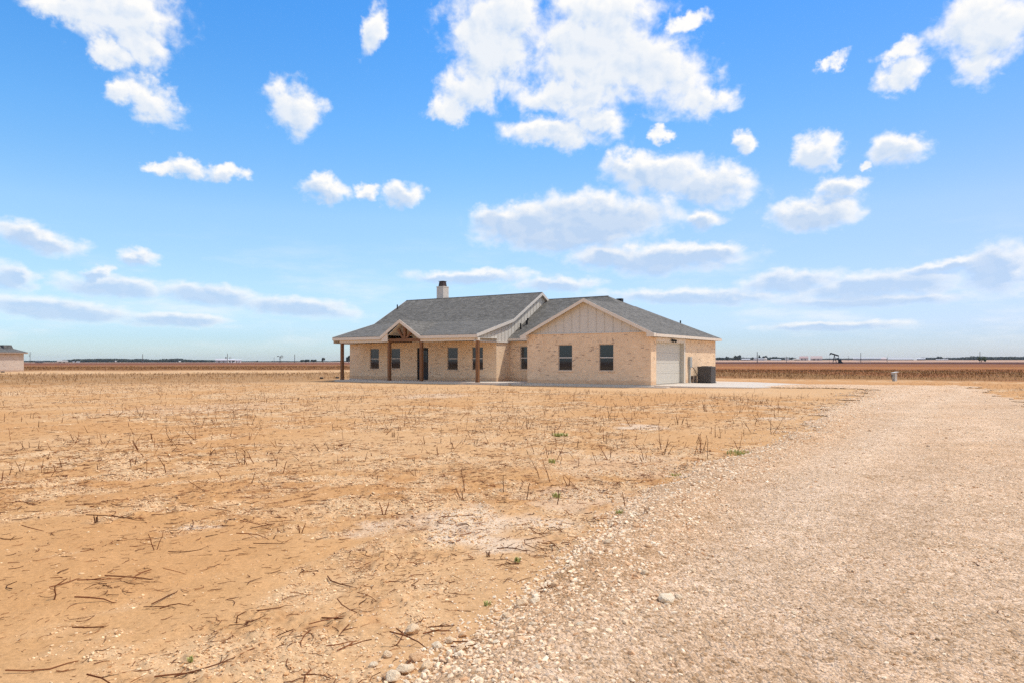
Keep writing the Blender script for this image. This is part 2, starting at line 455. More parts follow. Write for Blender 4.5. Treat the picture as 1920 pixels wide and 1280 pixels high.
def gravel_mat():
    m, nt, b = new_mat('crushed_caliche')
    at = nt.nodes.new('ShaderNodeAttribute'); at.attribute_name = 'Col'
    v = obj_vec(nt)
    vo = node(nt, 'ShaderNodeTexVoronoi'); vo.inputs['Scale'].default_value = 48; nt.links.new(v, vo.inputs['Vector'])
    vb = node(nt, 'ShaderNodeTexVoronoi'); vb.inputs['Scale'].default_value = 17; nt.links.new(v, vb.inputs['Vector'])
    sep = nt.nodes.new('ShaderNodeSeparateColor'); nt.links.new(vo.outputs['Color'], sep.inputs[0])
    f1 = noise_tex(nt, 70, 4, v, .65); f2 = noise_tex(nt, 5, 5, v, .65); f0 = noise_tex(nt, .9, 4, v)
    c = mixc(nt, 1.0, at.outputs['Color'], ramp(nt, [(0, (.62, .55, .46)), (.25, (.88, .84, .79)), (.7, (1.06, 1.06, 1.06)), (1, (1.28, 1.31, 1.37))], sep.outputs[0]), 'MULTIPLY')
    c = mixc(nt, 1.0, c, ramp(nt, [(.3, (.82, .80, .77)), (.7, (1.14, 1.14, 1.14))], f1), 'MULTIPLY')
    c = mixc(nt, 1.0, c, ramp(nt, [(.32, (.86, .83, .78)), (.68, (1.10, 1.10, 1.11))], f2), 'MULTIPLY')
    c = mixc(nt, 1.0, c, ramp(nt, [(.3, (.93, .91, .88)), (.7, (1.05, 1.05, 1.06))], f0), 'MULTIPLY')
    nt.links.new(c, b.inputs['Base Color']); b.inputs['Specular IOR Level'].default_value = .1; b.inputs['Roughness'].default_value = 1
    h = node(nt, 'ShaderNodeMath', operation='MULTIPLY_ADD'); nt.links.new(vo.outputs['Distance'], h.inputs[0]); h.inputs[1].default_value = -.9; nt.links.new(f1, h.inputs[2])
    h2 = node(nt, 'ShaderNodeMath', operation='MULTIPLY_ADD'); nt.links.new(vb.outputs['Distance'], h2.inputs[0]); h2.inputs[1].default_value = -.8; nt.links.new(h.outputs[0], h2.inputs[2])
    bump(nt, b, h2.outputs[0], 1.0, .026)
    return m
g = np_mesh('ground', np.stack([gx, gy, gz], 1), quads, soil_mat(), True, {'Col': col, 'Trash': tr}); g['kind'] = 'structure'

# the gravel drive: its own sheet over the sunken soil
q4 = quads
keep = (gsd[q4] > -.02).all(1) & (gr[q4].max(1) < 75) & (gy[q4].min(1) > .2)
qk = q4[keep]; used, inv = np.unique(qk, return_inverse=True)
rx_, ry_, rsd = gx[used], gy[used], gsd[used]
rk = sstep(38, 9, np.hypot(rx_, ry_))
rm = ((fbm(rx_ * 6, ry_ * 6, 63, 3) - .5) * .02 + (fbm(rx_ * 26, ry_ * 26, 65, 3, .7) - .5) * .028) * rk
rz = height(rx_, ry_) + .008 + rm + .012 * sstep(0, .1, rsd)
ru, rv = world_to_house(rx_, ry_)
edge = sstep(1.5, .2, left_d(rx_, ry_) + (fbm(rx_ * .7, ry_ * .7, 67, 3) - .5) * .8)
lane = np.abs(((ru - 14.1 + (fbm(rx_ * .15, ry_ * .15, 69, 2) - .5) * 1.2)))
track = np.exp(-((lane - .95) / .45) ** 2)
rc = np.repeat(GRAV[None], len(rx_), 0) * .98
rc = mix(rc, GRAVT[None], np.clip(edge * .75 + .35 * sstep(.45, .7, fbm(rx_ * .5, ry_ * .5, 71, 4)), 0, 1))
rc = mix(rc, np.array(lin(247, 216, 184))[None], track * .7) * np.array([.95, .955, .945])
rc = rc * (1 + .16 * (fbm(ru * 2.3, rv * .09, 97, 3) - .5) + .16 * (fbm(ru * .8, rv * .8, 98, 4) - .5))[:, None]
rd = np_mesh('gravel_road', np.stack([rx_, ry_, rz], 1), inv.reshape(-1, 4), gravel_mat(), True, {'Col': rc}); rd['kind'] = 'structure'

def zsurf(x, y):
    x = np.atleast_1d(x); y = np.atleast_1d(y)
    sd = road_sd(x, y)
    return height(x, y) + np.where(sd > 0, .014, micro(x, y) * sstep(.3, -.2, sd))

# ------------------------------------------------------------------ loose cover: stones, clods, twigs
def sample(n, r0, r1, amax=39):
    r = np.sqrt(rng.uniform(r0 * r0, r1 * r1, n)); a = np.radians(rng.uniform(-amax, amax, n))
    return r * np.sin(a), r * np.cos(a)
def area(r0, r1, amax=39): return math.radians(2 * amax) / 2 * (r1 * r1 - r0 * r0)

T_ = (1 + 5 ** .5) / 2
ICO_V = np.array([(-1, T_, 0), (1, T_, 0), (-1, -T_, 0), (1, -T_, 0), (0, -1, T_), (0, 1, T_), (0, -1, -T_), (0, 1, -T_), (T_, 0, -1), (T_, 0, 1), (-T_, 0, -1), (-T_, 0, 1)]) / math.hypot(1, T_)
ICO_F = np.array([(0, 11, 5), (0, 5, 1), (0, 1, 7), (0, 7, 10), (0, 10, 11), (1, 5, 9), (5, 11, 4), (11, 10, 2), (10, 7, 6), (7, 1, 8), (3, 9, 4), (3, 4, 2), (3, 2, 6), (3, 6, 8), (3, 8, 9), (4, 9, 5), (2, 4, 11), (6, 2, 10), (8, 6, 7), (9, 8, 1)])
def stones(name, x, y, size, mat, flat=.65, sink=.25, rough=.22):
    n = len(x); k = len(ICO_V)
    jit = ICO_V[None] * (1 + rng.normal(0, rough, (n, k, 1)))
    sc = size[:, None] * np.stack([rng.uniform(.8, 1.35, n), rng.uniform(.65, 1.0, n), flat * rng.uniform(.7, 1.25, n)], 1)
    p = jit * sc[:, None, :]
    a = rng.uniform(0, 2 * np.pi, n); c, s = np.cos(a)[:, None], np.sin(a)[:, None]
    tl = rng.normal(0, .25, n)[:, None]
    X = p[..., 0] * c - p[..., 1] * s; Y = p[..., 0] * s + p[..., 1] * c; Z = p[..., 2] + X * tl
    z0 = zsurf(x, y) + sc[:, 2] * (1 - 2 * sink) * .6
    V = np.stack([X + x[:, None], Y + y[:, None], Z + z0[:, None]], -1).reshape(-1, 3)
    F = (ICO_F[None] + (np.arange(n) * k)[:, None, None]).reshape(-1, 3)
    return np_mesh(name, V, F, mat, False)

M['gravel'] = island_mat('loose_limestone', [(0, lin(200, 152, 108)), (.2, lin(228, 192, 152)), (.6, lin(236, 207, 170)), (1, lin(244, 222, 190))], .95, 40)
M['clod'] = island_mat('dry_clods', [(0, lin(206, 158, 108)), (.5, lin(226, 184, 136)), (1, lin(242, 212, 168))], .95, 30)
M['twig'] = island_mat('dry_twigs', [(0, lin(66, 36, 20)), (.5, lin(104, 60, 34)), (.85, lin(138, 88, 52)), (1, lin(178, 136, 92))], .9, 60, True)
M['straw'] = island_mat('dry_stubble', [(0, lin(112, 72, 42)), (.3, lin(140, 96, 58)), (.65, lin(164, 120, 76)), (1, lin(138, 112, 66))], .95)

SX, SY, SS = [], [], []
for r0, r1, dens, smin, smax in ((1.5, 5, 2600, .003, .017), (5, 9, 1500, .004, .019), (9, 16, 420, .007, .026), (16, 28, 110, .011, .036), (28, 50, 22, .018, .05)):
    n = int(area(r0, r1) * dens); x, y = sample(n, r0, r1)
    sd = road_sd(x, y); ld = left_d(x, y)
    rim = sstep(-.4, .05, sd) * np.exp(-(np.maximum(ld - .2, 0) / (.50 + .024 * y)) ** 1.5) * .8
    hu_, hv_ = world_to_house(x, y); strk = fbm(hu_ * 2.3, hv_ * .09, 97, 3)
    body = sstep(.2, .9, sd) * np.clip(.1 + 1.8 * strk, .2, 1.6) * (.34 + .5 * sstep(.45, .7, fbm(x * .9, y * .9, 73, 3)))
    spill = sstep(-1.3 - .03 * y, -.1, sd) * (sd < .1) * .16
    wp = white_patch(x, y) * (sd < 0) * .75
    p = np.maximum.reduce([rim, body, spill, wp])
    k = rng.random(n) < p
    x, y, rim, wp = x[k], y[k], rim[k], wp[k]
    sz = smin + (smax - smin) * rng.beta(1.0, 4.6, len(x)) * (1 + 1.2 * rim)
    SX.append(x); SY.append(y); SS.append(sz * np.where(wp > .2, .85, 1))
for r0, r1, dens, smin in ((1.5, 6, 620, .008), (6, 10, 460, .010), (10, 17, 300, .012), (17, 28, 120, .015), (28, 44, 40, .02)):     # the coarse windrow along the rim
    n = int(area(r0, r1) * dens); x, y = sample(n, r0, r1); sd = road_sd(x, y); ld = left_d(x, y)
    k = rng.random(n) < sstep(-.25, .1, sd) * np.exp(-(np.maximum(ld - .30, 0) / (.34 + .022 * y)) ** 2) * (.45 + .75 * sstep(.35, .6, fbm(x * 1.3, y * 1.3, 95, 3)))
    x, y = x[k], y[k]; SX.append(x); SY.append(y); SS.append(smin + .020 * rng.beta(1.1, 3.2, len(x)))
x, y, sz = map(np.concatenate, (SX, SY, SS))
o = stones('gravel', x, y, sz, M['gravel'])
tag(o, 'pale crushed limestone gravel loose along the drive and its rim', kind='stuff')
print('gravel', len(x))

SX, SY, SS = [], [], []
for r0, r1, dens, smin, smax in ((2, 6, 4200, .0025, .017), (6, 11, 2000, .004, .022), (11, 20, 420, .007, .032), (20, 34, 50, .012, .042), (34, 52, 12, .018, .05)):
    n = int(area(r0, r1) * dens); x, y = sample(n, r0, r1)
    sd = road_sd(x, y)
    p = (trash(x, y) * sstep(.36, .66, fbm(x * 2.1, y * 2.1, 43, 4)) * .95 + .010) * (sd < -.1) * (1 - house_clear(x, y))
    k = rng.random(n) < p; x, y = x[k], y[k]
    SX.append(x); SY.append(y); SS.append(smin + (smax - smin) * rng.beta(1.0, 3.6, len(x)))
x, y, sz = map(np.concatenate, (SX, SY, SS))
o = stones('soil_clods', x, y, sz, M['clod'], .55, .35, .28)
tag(o, 'crumbly pale clods of crusted soil lying in rows over the sand', kind='stuff')
print('clods', len(x))

def twig_field(name, x, y, L, R, mat, K=4, pitch=.08, lift=.0):
    """bent thin sticks lying about; R radius, L length"""
    n = len(x)
    u_row = math.radians(56)                                    # the rows run with the drive
    a = np.where(rng.random(n) < .35, rng.normal(u_row, .4, n), rng.uniform(0, 2 * np.pi, n))
    d = np.stack([np.cos(a), np.sin(a)], 1); sd_ = np.stack([-d[:, 1], d[:, 0]], 1)
    t = np.linspace(-.5, .5, K)
    bend = rng.normal(0, .16, n); bend2 = rng.normal(0, .06, (n, K)); pt = rng.normal(0, pitch, n)
    off = bend[:, None] * (t[None] ** 2 * 4 - .5) + bend2
    px = x[:, None] + L[:, None] * (t[None] * d[:, :1] + off * sd_[:, :1])
    py = y[:, None] + L[:, None] * (t[None] * d[:, 1:] + off * sd_[:, 1:])
    pz = zsurf(x, y)[:, None] + R[:, None] * .8 + lift + np.abs(L[:, None] * (t[None] * pt[:, None])) + np.abs(rng.normal(0, .02, (n, K))) * L[:, None]
    rad = R[:, None] * np.linspace(1, .55, K)[None]
    V = np.empty((n, K, 4, 3))
    for k in range(4):
        c, s = math.cos(k * math.pi / 2 + .78), math.sin(k * math.pi / 2 + .78)
        V[:, :, k, 0] = px + sd_[:, :1] * rad * c; V[:, :, k, 1] = py + sd_[:, 1:] * rad * c; V[:, :, k, 2] = pz + rad * s
    F = []
    for i in range(K - 1):
        for k in range(4): F.append((i * 4 + k, i * 4 + (k + 1) % 4, (i + 1) * 4 + (k + 1) % 4, (i + 1) * 4 + k))
    F.append((3, 2, 1, 0)); F.append(tuple((K - 1) * 4 + k for k in range(4)))
    F = np.array(F)
    return np_mesh(name, V.reshape(-1, 3), (F[None] + (np.arange(n) * K * 4)[:, None, None]).reshape(-1, 4), mat, False)

TXs, TYs, TL, TR_ = [], [], [], []
for r0, r1, dens, l0, l1, q in ((2.5, 6, 760, .012, .20, .0024), (6, 11, 430, .018, .24, .0028), (11, 20, 170, .03, .30, .0036), (20, 34, 46, .05, .34, .0042), (34, 60, 9, .06, .34, .005)):
    n = int(area(r0, r1) * dens); x, y = sample(n, r0, r1)
    sd = road_sd(x, y)
    p = (.16 + .84 * trash(x, y) * sstep(.3, .6, fbm(x * 1.7, y * 1.7, 87, 3))) * sstep(.25, -.4, sd) * (1 - .93 * house_clear(x, y)) + .012 * (sd > 0)
    k = rng.random(n) < p; x, y = x[k], y[k]
    l = l0 + (l1 - l0) * rng.beta(.8, 5.0, len(x))
    TXs.append(x); TYs.append(y); TL.append(l); TR_.append(q * rng.uniform(.6, 1.5, len(x)) * np.clip(l / .1, .5, 1.3))
x, y, l, r_ = map(np.concatenate, (TXs, TYs, TL, TR_))
o = twig_field('twig_litter', x, y, l, r_, M['twig'])
tag(o, 'fine litter of broken dry stems strewn over the sand', kind='stuff')
print('litter', len(x))

def uprights(name, x, y, H, W, mat, lean=.25):
    """short upright stubble: crossed slim blades"""
    n = len(x); a = rng.uniform(0, np.pi, n); lx = rng.normal(0, lean, n) * H; ly = rng.normal(0, lean, n) * H
    z = zsurf(x, y) - .01
    V = np.empty((n, 8, 3))
    for j in range(2):
        c, s = np.cos(a + j * 1.57) * W, np.sin(a + j * 1.57) * W
        for q, (sg, top) in enumerate(((-1, 0), (1, 0), (.45, 1), (-.45, 1))):
            V[:, j * 4 + q] = np.stack([x + sg * c + top * lx, y + sg * s + top * ly, z + top * H], 1)
    F = np.array([(0, 1, 2, 3), (4, 5, 6, 7)])
    return np_mesh(name, V.reshape(-1, 3), (F[None] + (np.arange(n) * 8)[:, None, None]).reshape(-1, 4), mat, False)
# sparse stubs over the middle of the field
n = 9000; x, y = sample(n, 11, 58)
k = (road_sd(x, y) < -.5) & (rng.random(n) < (.25 + .75 * trash(x, y)) * (1 - house_clear(x, y))); x, y = x[k], y[k]
o = uprights('stem_litter', x, y, rng.uniform(.05, .17, len(x)), rng.uniform(.004, .009, len(x)), M['twig'], .5)
tag(o, 'short broken stem stubs standing all over the far half of the sand field', kind='stuff')
# standing crop stubble beyond the house
X_, Y_ = [], []
n = 170000; r = np.sqrt(rng.uniform(50 ** 2, 235 ** 2, n)); a = np.radians(rng.uniform(-40, 40, n)); x, y = r * np.sin(a), r * np.cos(a)
d, s = zones(x, y)
we = sstep(64, 76, d) * sstep(150, 125, d); ww = sstep(52, 66, d) * sstep(112, 100, d) * .45 + sstep(126, 140, d) * .35
k = rng.random(n) < (we * s + ww * (1 - s)) * (.4 + .6 * fbm(x * .12, y * .12, 81, 3)); x, y = x[k], y[k]
hu, hv = world_to_house(x, y); k = ~((hu > -30) & (hu < 4) & (hv > -3) & (hv < 20)); x, y = x[k], y[k]
k = ~((x < -66) & (x > -100) & (y > 92) & (y < 130)); x, y = x[k], y[k]
dd = np.hypot(x, y)
o = uprights('crop_stubble', x, y, rng.uniform(.07, .27, len(x)), rng.uniform(.010, .024, len(x)) * dd / 90, M['straw'], .3)
tag(o, 'olive brown strip of cut crop stubble beyond the sand', kind='stuff')
print('stubble', len(x))

# ------------------------------------------------------------------ the brick house (coordinates u, v, z with the near wing corner at 0)
hx0, hy0 = house_to_world(0, 0)
SLAB = CAM_H - 1.372
H = empty('brick_house', (hx0, hy0, SLAB), -TH)
tag(H, 'single storey buff brick ranch house with grey shingle roof, timber porch and attached garage', 'house')

def wall_v(mb, u0, u1, z0, z1, v, ops=(), depth=.1, into=1):
    """wall in the plane v; ops = (u0, u1, z0, z1) openings with reveals"""
    us = sorted({u0, u1, *[q for o in ops for q in o[:2]]}); zs = sorted({z0, z1, *[q for o in ops for q in o[2:]]})
    for a, b in zip(us, us[1:]):
        for c, d in zip(zs, zs[1:]):
            if any(o[0] <= a and b <= o[1] and o[2] <= c and d <= o[3] for o in ops): continue
            mb.quad((a, v, c), (b, v, c), (b, v, d), (a, v, d))
    w = v + into * depth
    for a, b, c, d in ops:
        mb.quad((a, v, c), (a, v, d), (a, w, d), (a, w, c)); mb.quad((b, v, c), (b, w, c), (b, w, d), (b, v, d))
        mb.quad((a, v, d), (b, v, d), (b, w, d), (a, w, d)); mb.quad((a, v, c), (a, w, c), (b, w, c), (b, v, c))
def wall_u(mb, v0, v1, z0, z1, u, ops=(), depth=.1, into=-1):
    vs = sorted({v0, v1, *[q for o in ops for q in o[:2]]}); zs = sorted({z0, z1, *[q for o in ops for q in o[2:]]})
    for a, b in zip(vs, vs[1:]):
        for c, d in zip(zs, zs[1:]):
            if any(o[0] <= a and b <= o[1] and o[2] <= c and d <= o[3] for o in ops): continue
            mb.quad((u, a, c), (u, b, c), (u, b, d), (u, a, d))
    w = u + into * depth
    for a, b, c, d in ops:
        mb.quad((u, a, c), (u, a, d), (w, a, d), (w, a, c)); mb.quad((u, b, c), (w, b, c), (w, b, d), (u, b, d))
        mb.quad((u, a, d), (u, b, d), (w, b, d), (w, a, d)); mb.quad((u, a, c), (w, a, c), (w, b, c), (u, b, c))

VM, VR, UL, UR = 1.773, 3.469, -25.29, -12.08
W_MAIN = [(-24.04, -23.09, .77, 2.36), (-21.87, -20.91, .80, 2.36), (-16.4, -15.43, .74, 2.38), (-14.18, -13.22, .76, 2.38)]
DOOR = (-19.24, -18.16, .02, 2.36)
W_REC = [(-11.22, -10.26, .80, 2.42)]
W_WING = [(-6.16, -5.17, .80, 2.40), (-3.34, -2.37, .80, 2.40)]

w = MB(); wall_v(w, UL, UR, 0, 2.76, VM, W_MAIN + [DOOR])
wall_u(w, VM, 13.2, 0, 2.76, UR); wall_u(w, VM, 13.2, 0, 2.76, UL); wall_v(w, UL, UR, 0, 2.76, 13.2)
w.build('brick_wall', M['brick'], H, recalc=False)
w = MB(); wall_v(w, UR + .003, -8.44, 0, 2.76, VR, W_REC); w.build('brick_wall', M['brick'], H, recalc=False)
w = MB(); wall_v(w, -8.44, 0, 0, 3.04, 0, W_WING); w.build('brick_wall', M['brick'], H, recalc=False)
w = MB(); wall_u(w, 0, .8, 0, 2.76, 0); w.quad((0, .8, 0), (0, .8, 2.76), (-.3, .8, 2.76), (-.3, .8, 0)); w.build('brick_wall', M['brick'], H, recalc=False)
w = MB(); wall_u(w, 5.56, 11.56, 0, 2.76, 0); wall_v(w, -8.44, 0, 0, 2.76, 11.56); w.build('brick_wall', M['brick'], H, recalc=False)
w = MB(); wall_u(w, 0, VR, 0, 2.76, -8.44); w.build('brick_wall', M['brick'], H, recalc=False)
w = MB(); wall_u(w, 11.56, 13.6, 0, 2.76, -3.2); wall_v(w, UR, -3.2, 0, 2.76, 13.6); w.build('brick_wall', M['brick'], H, recalc=False)
w = MB(); wall_v(w, -26.94, UL - .003, 0, 2.74, 2.457); wall_u(w, 2.457, 10, 0, 2.74, -26.94); w.build('brick_wall', M['brick'], H, recalc=False)

# foundation and porch floor
s = MB(); s.box(-25.33, -12.04, 1.73, 13.24, -.5, -.004); s.box(-8.48, .05, -.05, 11.6, -.5, -.004); s.box(-12.04, -8.48, 3.43, 13.6, -.5, -.006)
s.box(-26.98, -25.33, 2.42, 10.04, -.5, -.004)
s.build('foundation', M['concrete'], H)
s = MB(); s.slab([(-25.05, -.95, -.012), (-9.3, -.95, -.012), (-9.3, -.62, -.012), (-8.5, -.62, -.012), (-8.5, 3.43, -.012), (-12.03, 3.43, -.012), (-12.03, 1.72, -.012), (-25.05, 1.72, -.012)], .4)
s.box(-8.46, 1.2, -.62, -.06, -.4, -.075)
s.build('porch_slab', M['concrete'], H)

def window(u0, u1, z0, z1, v):
    y = v + .055; t = .045
    f = MB()
    f.box(u0, u0 + t, y, y + .06, z0, z1); f.box(u1 - t, u1, y, y + .06, z0, z1); f.box(u0 + t, u1 - t, y, y + .06, z1 - t, z1); f.box(u0 + t, u1 - t, y, y + .06, z0, z0 + t)
    fr = f.build('window', M['frame'], H)
    zm = (z0 + z1) / 2
    r = MB(); r.box(u0 + t, u1 - t, y - .006, y + .05, zm - .025, zm + .025); r.build('meeting_rail', M['rail'], fr)
    g_ = MB(); g_.box(u0 + t, u1 - t, y + .022, y + .03, zm + .025, z1 - t); g_.build('pane', M['glass'], fr)
    g_ = MB(); g_.box(u0 + t, u1 - t, y + .034, y + .042, z0 + t, zm - .025); g_.build('pane', M['glass'], fr)
    sl = MB(); sl.slab([(u0 - .05, v - .03, z0), (u1 + .05, v - .03, z0), (u1 + .05, v + .1, z0 + .012), (u0 - .05, v + .1, z0 + .012)], .085); sl.build('sill', M['brick'], fr)
for a in W_MAIN: window(*a, VM)
for a in W_REC: window(*a, VR)
for a in W_WING: window(*a, 0)

# front door: dark frame, solid leaf beside a glazed one
d = MB(); u0, u1, z0, z1 = DOOR; y = VM + .05
d.box(u0, u0 + .06, y, y + .05, z0, z1); d.box(u1 - .06, u1, y, y + .05, z0, z1); d.box(u0 + .06, u1 - .06, y, y + .05, z1 - .06, z1); d.box(u0 + .06, u1 - .06, y, y + .05, z0, z0 + .04)
dr = d.build('front_door', M['dark'], H)
p = MB(); p.box(u0 + .06, u0 + .34, y + .03, y + .06, z0 + .04, z1 - .06); p.build('side_panel', M['dark'], dr)
p = MB(); p.box(u0 + .36, u1 - .06, y + .025, y + .065, z0 + .04, .86); p.box(u0 + .36, u0 + .48, y + .025, y + .065, .86, z1 - .06); p.box(u1 - .18, u1 - .06, y + .025, y + .065, .86, z1 - .06)
p.box(u0 + .48, u1 - .18, y + .025, y + .065, z1 - .2, z1 - .06); p.build('door_leaf', M['dark'], dr)
p = MB(); p.box(u0 + .48, u1 - .18, y + .045, y + .055, .86, z1 - .2); p.build('pane', M['glass'], dr)
p = MB()
for k in (1, 2): q = u0 + .48 + (u1 - u0 - .66) * k / 3; p.box(q - .012, q + .012, y + .03, y + .046, .86, z1 - .2)
for k in (1, 2, 3): q = .86 + (z1 - .2 - .86) * k / 4; p.box(u0 + .48, u1 - .18, y + .033, y + .044, q - .012, q + .012)
p.build('glazing_bars', M['dark'], dr)
p = MB(); p.tube([(u0 + .42, y + .03, 1.0), (u0 + .42, y - .03, 1.0), (u0 + .50, y - .03, 1.0)], .014, 8); p.build('handle', M['cap'], dr)

# ---- main roof: both gables, steeper above the break line
ML, MR, VE = -25.36, -11.84, -.86
prof = [(VE, 3.15), (3.586, 4.333), (7.496, 6.503), (13.9, 3.0)]
T = .055
PGL, PGR, PGA, PGZ = -20.42, -16.68, -18.55, 4.28              # porch gable: eave ends, apex
vpg = 3.586 - (4.333 - PGZ) / .2663
rf = MB()
# lower front slope, cut round the porch gable valleys
e = lambda u: (u, VE, 3.15); b = lambda u: (u, 3.586, 4.333)
rf.slab([e(ML), e(PGL), (PGA, vpg, PGZ), b(PGA), b(ML)], T)
rf.slab([e(PGR), e(MR), b(MR), b(PGA), (PGA, vpg, PGZ)], T)
rf.slab([b(ML), b(MR), (MR, 7.496, 6.503), (ML, 7.496, 6.503)], T)
rf.slab([(ML, 7.496, 6.503), (MR, 7.496, 6.503), (MR, 13.9, 3.0), (ML, 13.9, 3.0)], T)
rf.tube([(ML, 7.496, 6.49), (MR, 7.496, 6.49)], .05, 6)
ro = rf.build('roof', M['shingle'], H)
# porch gable roof
rf = MB()
rf.slab([(PGL, VE - .02, 3.15), (PGA, VE - .02, PGZ), (PGA, vpg, PGZ)], T); rf.slab([(PGA, VE - .02, PGZ), (PGR, VE - .02, 3.15), (PGA, vpg, PGZ)], T)
rf.build('porch_gable_roof', M['shingle'], H)
# fascia and barge boards
f = MB(); f.board((ML, VE, 3.12), (PGL, VE, 3.12), (0, -.03, 0), .19); f.build('fascia', M['fascia'], H)
f = MB(); f.board((PGR, VE, 3.12), (MR, VE, 3.12), (0, -.03, 0), .19); f.build('fascia', M['fascia'], H)
f = MB(); f.board((PGL - .02, VE - .03, 3.135), (PGA, VE - .03, PGZ + .02), (0, -.035, 0), .235); f.board((PGA, VE - .03, PGZ + .02), (PGR + .02, VE - .03, 3.135), (0, -.035, 0), .235)
f.build('rake_board', M['fascia'], H)
for uu, du in ((MR, .03), (ML, -.03)):
    f = MB()
    for (a0, z0), (a1, z1) in zip(prof, prof[1:]):
        f.board((uu, a0, z0 + .005), (uu, a1, z1 + .005), (du, 0, 0), .21)
    f.build('barge_board', M['trimlight'], H)
# porch ceiling, painted beam
f = MB(); f.slab([(ML + .02, VE + .0, 2.93), (PGL + .75, VE, 2.93), (PGL + .75, VM - .002, 2.93), (ML + .02, VM - .002, 2.93)], .03)
f.slab([(PGR - .05, VE, 2.93), (MR, VE, 2.93), (MR, VM - .002, 2.93), (PGR - .05, VM - .002, 2.93)], .03)
f.build('porch_ceiling', M['siding'], H)
f = MB(); f.box(-24.75, -19.78, -.72, -.48, 2.73, 2.90); f.build('porch_beam', M['fascia'], H)
f = MB(); f.box(-16.78, -11.83, -.72, -.48, 2.73, 2.90); f.build('porch_beam', M['fascia'], H)
f = MB(); f.box(-24.75, -24.5, -.478, 1.76, 2.73, 2.90); f.build('porch_beam', M['fascia'], H)
# vault above the entry
f = MB(); za, zb = 4.06, 2.93
f.slab([(PGL + .75, VE, zb + .30), (PGA, VE, za), (PGA, 2.9, za), (PGL + .75, 2.9, zb + .30)], .03); f.slab([(PGA, VE, za), (PGR - .1, VE, zb), (PGR - .1, 2.9, zb), (PGA, 2.9, za)], .03)
f.quad((PGL + .72, VM + .002, 2.75), (PGR, VM + .002, 2.75), (PGR, VM + .002, 2.95), (PGA, VM + .002, za), (PGL + .72, VM + .002, 3.2))
f.build('vault_ceiling', M['siding'], H)
f = MB(); f.extrude([(-20.30, VE - .02, 2.76), (-19.73, VE - .02, 2.76), (-19.73, VE - .02, 3.36), (-20.30, VE - .02, 3.02)], (0, .08, 0)); f.build('gable_corner_panel', M['fascia'], H)
for uu in (-24.59, -19.79, -16.78, -11.94):
    p = MB(); p.box(uu - .1, uu + .1, -.70, -.50, -.012, 2.735); p.box(uu - .115, uu + .115, -.715, -.485, -.012, .05); p.build('porch_post', M['post'], H, .006)
p = MB(); p.box(-19.88, -16.69, -.715, -.485, 2.74, 2.965); p.build('tie_beam', M['post'], H, .006)
p = MB(); p.box(PGA + .16, PGA + .36, -.70, -.50, 2.97, 3.84); p.build('king_post', M['post'], H, .005)
for sgn in (-1, 1):
    p = MB(); cx = PGA + .26
    p.extrude([(cx + sgn * .08, -.68, 2.97), (cx + sgn * .24, -.68, 2.97), (cx + sgn * .70, -.68, 3.58 if sgn < 0 else 3.40), (cx + sgn * .54, -.68, 3.68 if sgn < 0 else 3.50)], (0, .16, 0)); p.build('brace', M['post'], H)
p = MB(); p.tube([(PGA + .47, -.2, 3.62), (PGA + .47, -.2, 3.48)], [.05, .09], 10); p.build('entry_lamp', M['white'], H)

# gable siding over the side wall
def siding(mb, poly, n, step, axis, plane, out, z0):
    """board and batten: a polygon plus vertical battens; poly is [(a, z)...] with the base first"""
    P = (lambda a, z: (plane, a, z)) if axis == 'u' else (lambda a, z: (a, plane, z))
    Q = (lambda a, z: (plane + out, a, z)) if axis == 'u' else (lambda a, z: (a, plane + out, z))
    mb.extrude([P(a, z) for a, z in poly], tuple(np.array(P(0, 0)) - np.array(Q(0, 0))))
    aa = [a for a, z in poly]; a = min(aa) + step / 2
    top = sorted({(q, z) for q, z in poly if z > z0 + .01 or q in (min(aa), max(aa))})
    xs = [t[0] for t in top]; zs = [t[1] for t in top]
    while a < max(aa):
        zt = float(np.interp(a, xs, zs)) - .05
        if zt > z0 + .08:
            w_ = .009
            vs = [Q(a - w_, z0), Q(a + w_, z0), Q(a + w_, zt), Q(a - w_, zt)]
            o3 = np.array(Q(0, 0)) - np.array(P(0, 0)); o3 = o3 / np.linalg.norm(o3) * .015
            mb.extrude(vs, tuple(o3))
        a += step
for uu, out in ((UR + .05, .02), (UL, -.02)):
    sd = MB()
    siding(sd, [(VE + .03, 2.70), (13.2, 2.70), (13.2, 3.25), (7.496, 6.36), (3.586, 4.19), (VE + .03, 3.01)], 0, .42, 'u', uu, out, 2.70)
    sd.build('gable_siding', M['siding'], H)
f = MB(); f.box(UR + .02, UR + .10, VE + .0, 3.2, 2.66, 2.72); f.build('siding_trim', M['trimlight'], H)
# soffit under the right gable overhang
f = MB()
for (a0, z0), (a1, z1) in zip(prof, prof[1:]):
    f.quad((UR + .05, a0, z0 - .16), (MR, a0, z0 - .16), (MR, a1, z1 - .16), (UR + .05, a1, z1 - .16))
f.build('gable_soffit', M['siding'], H)

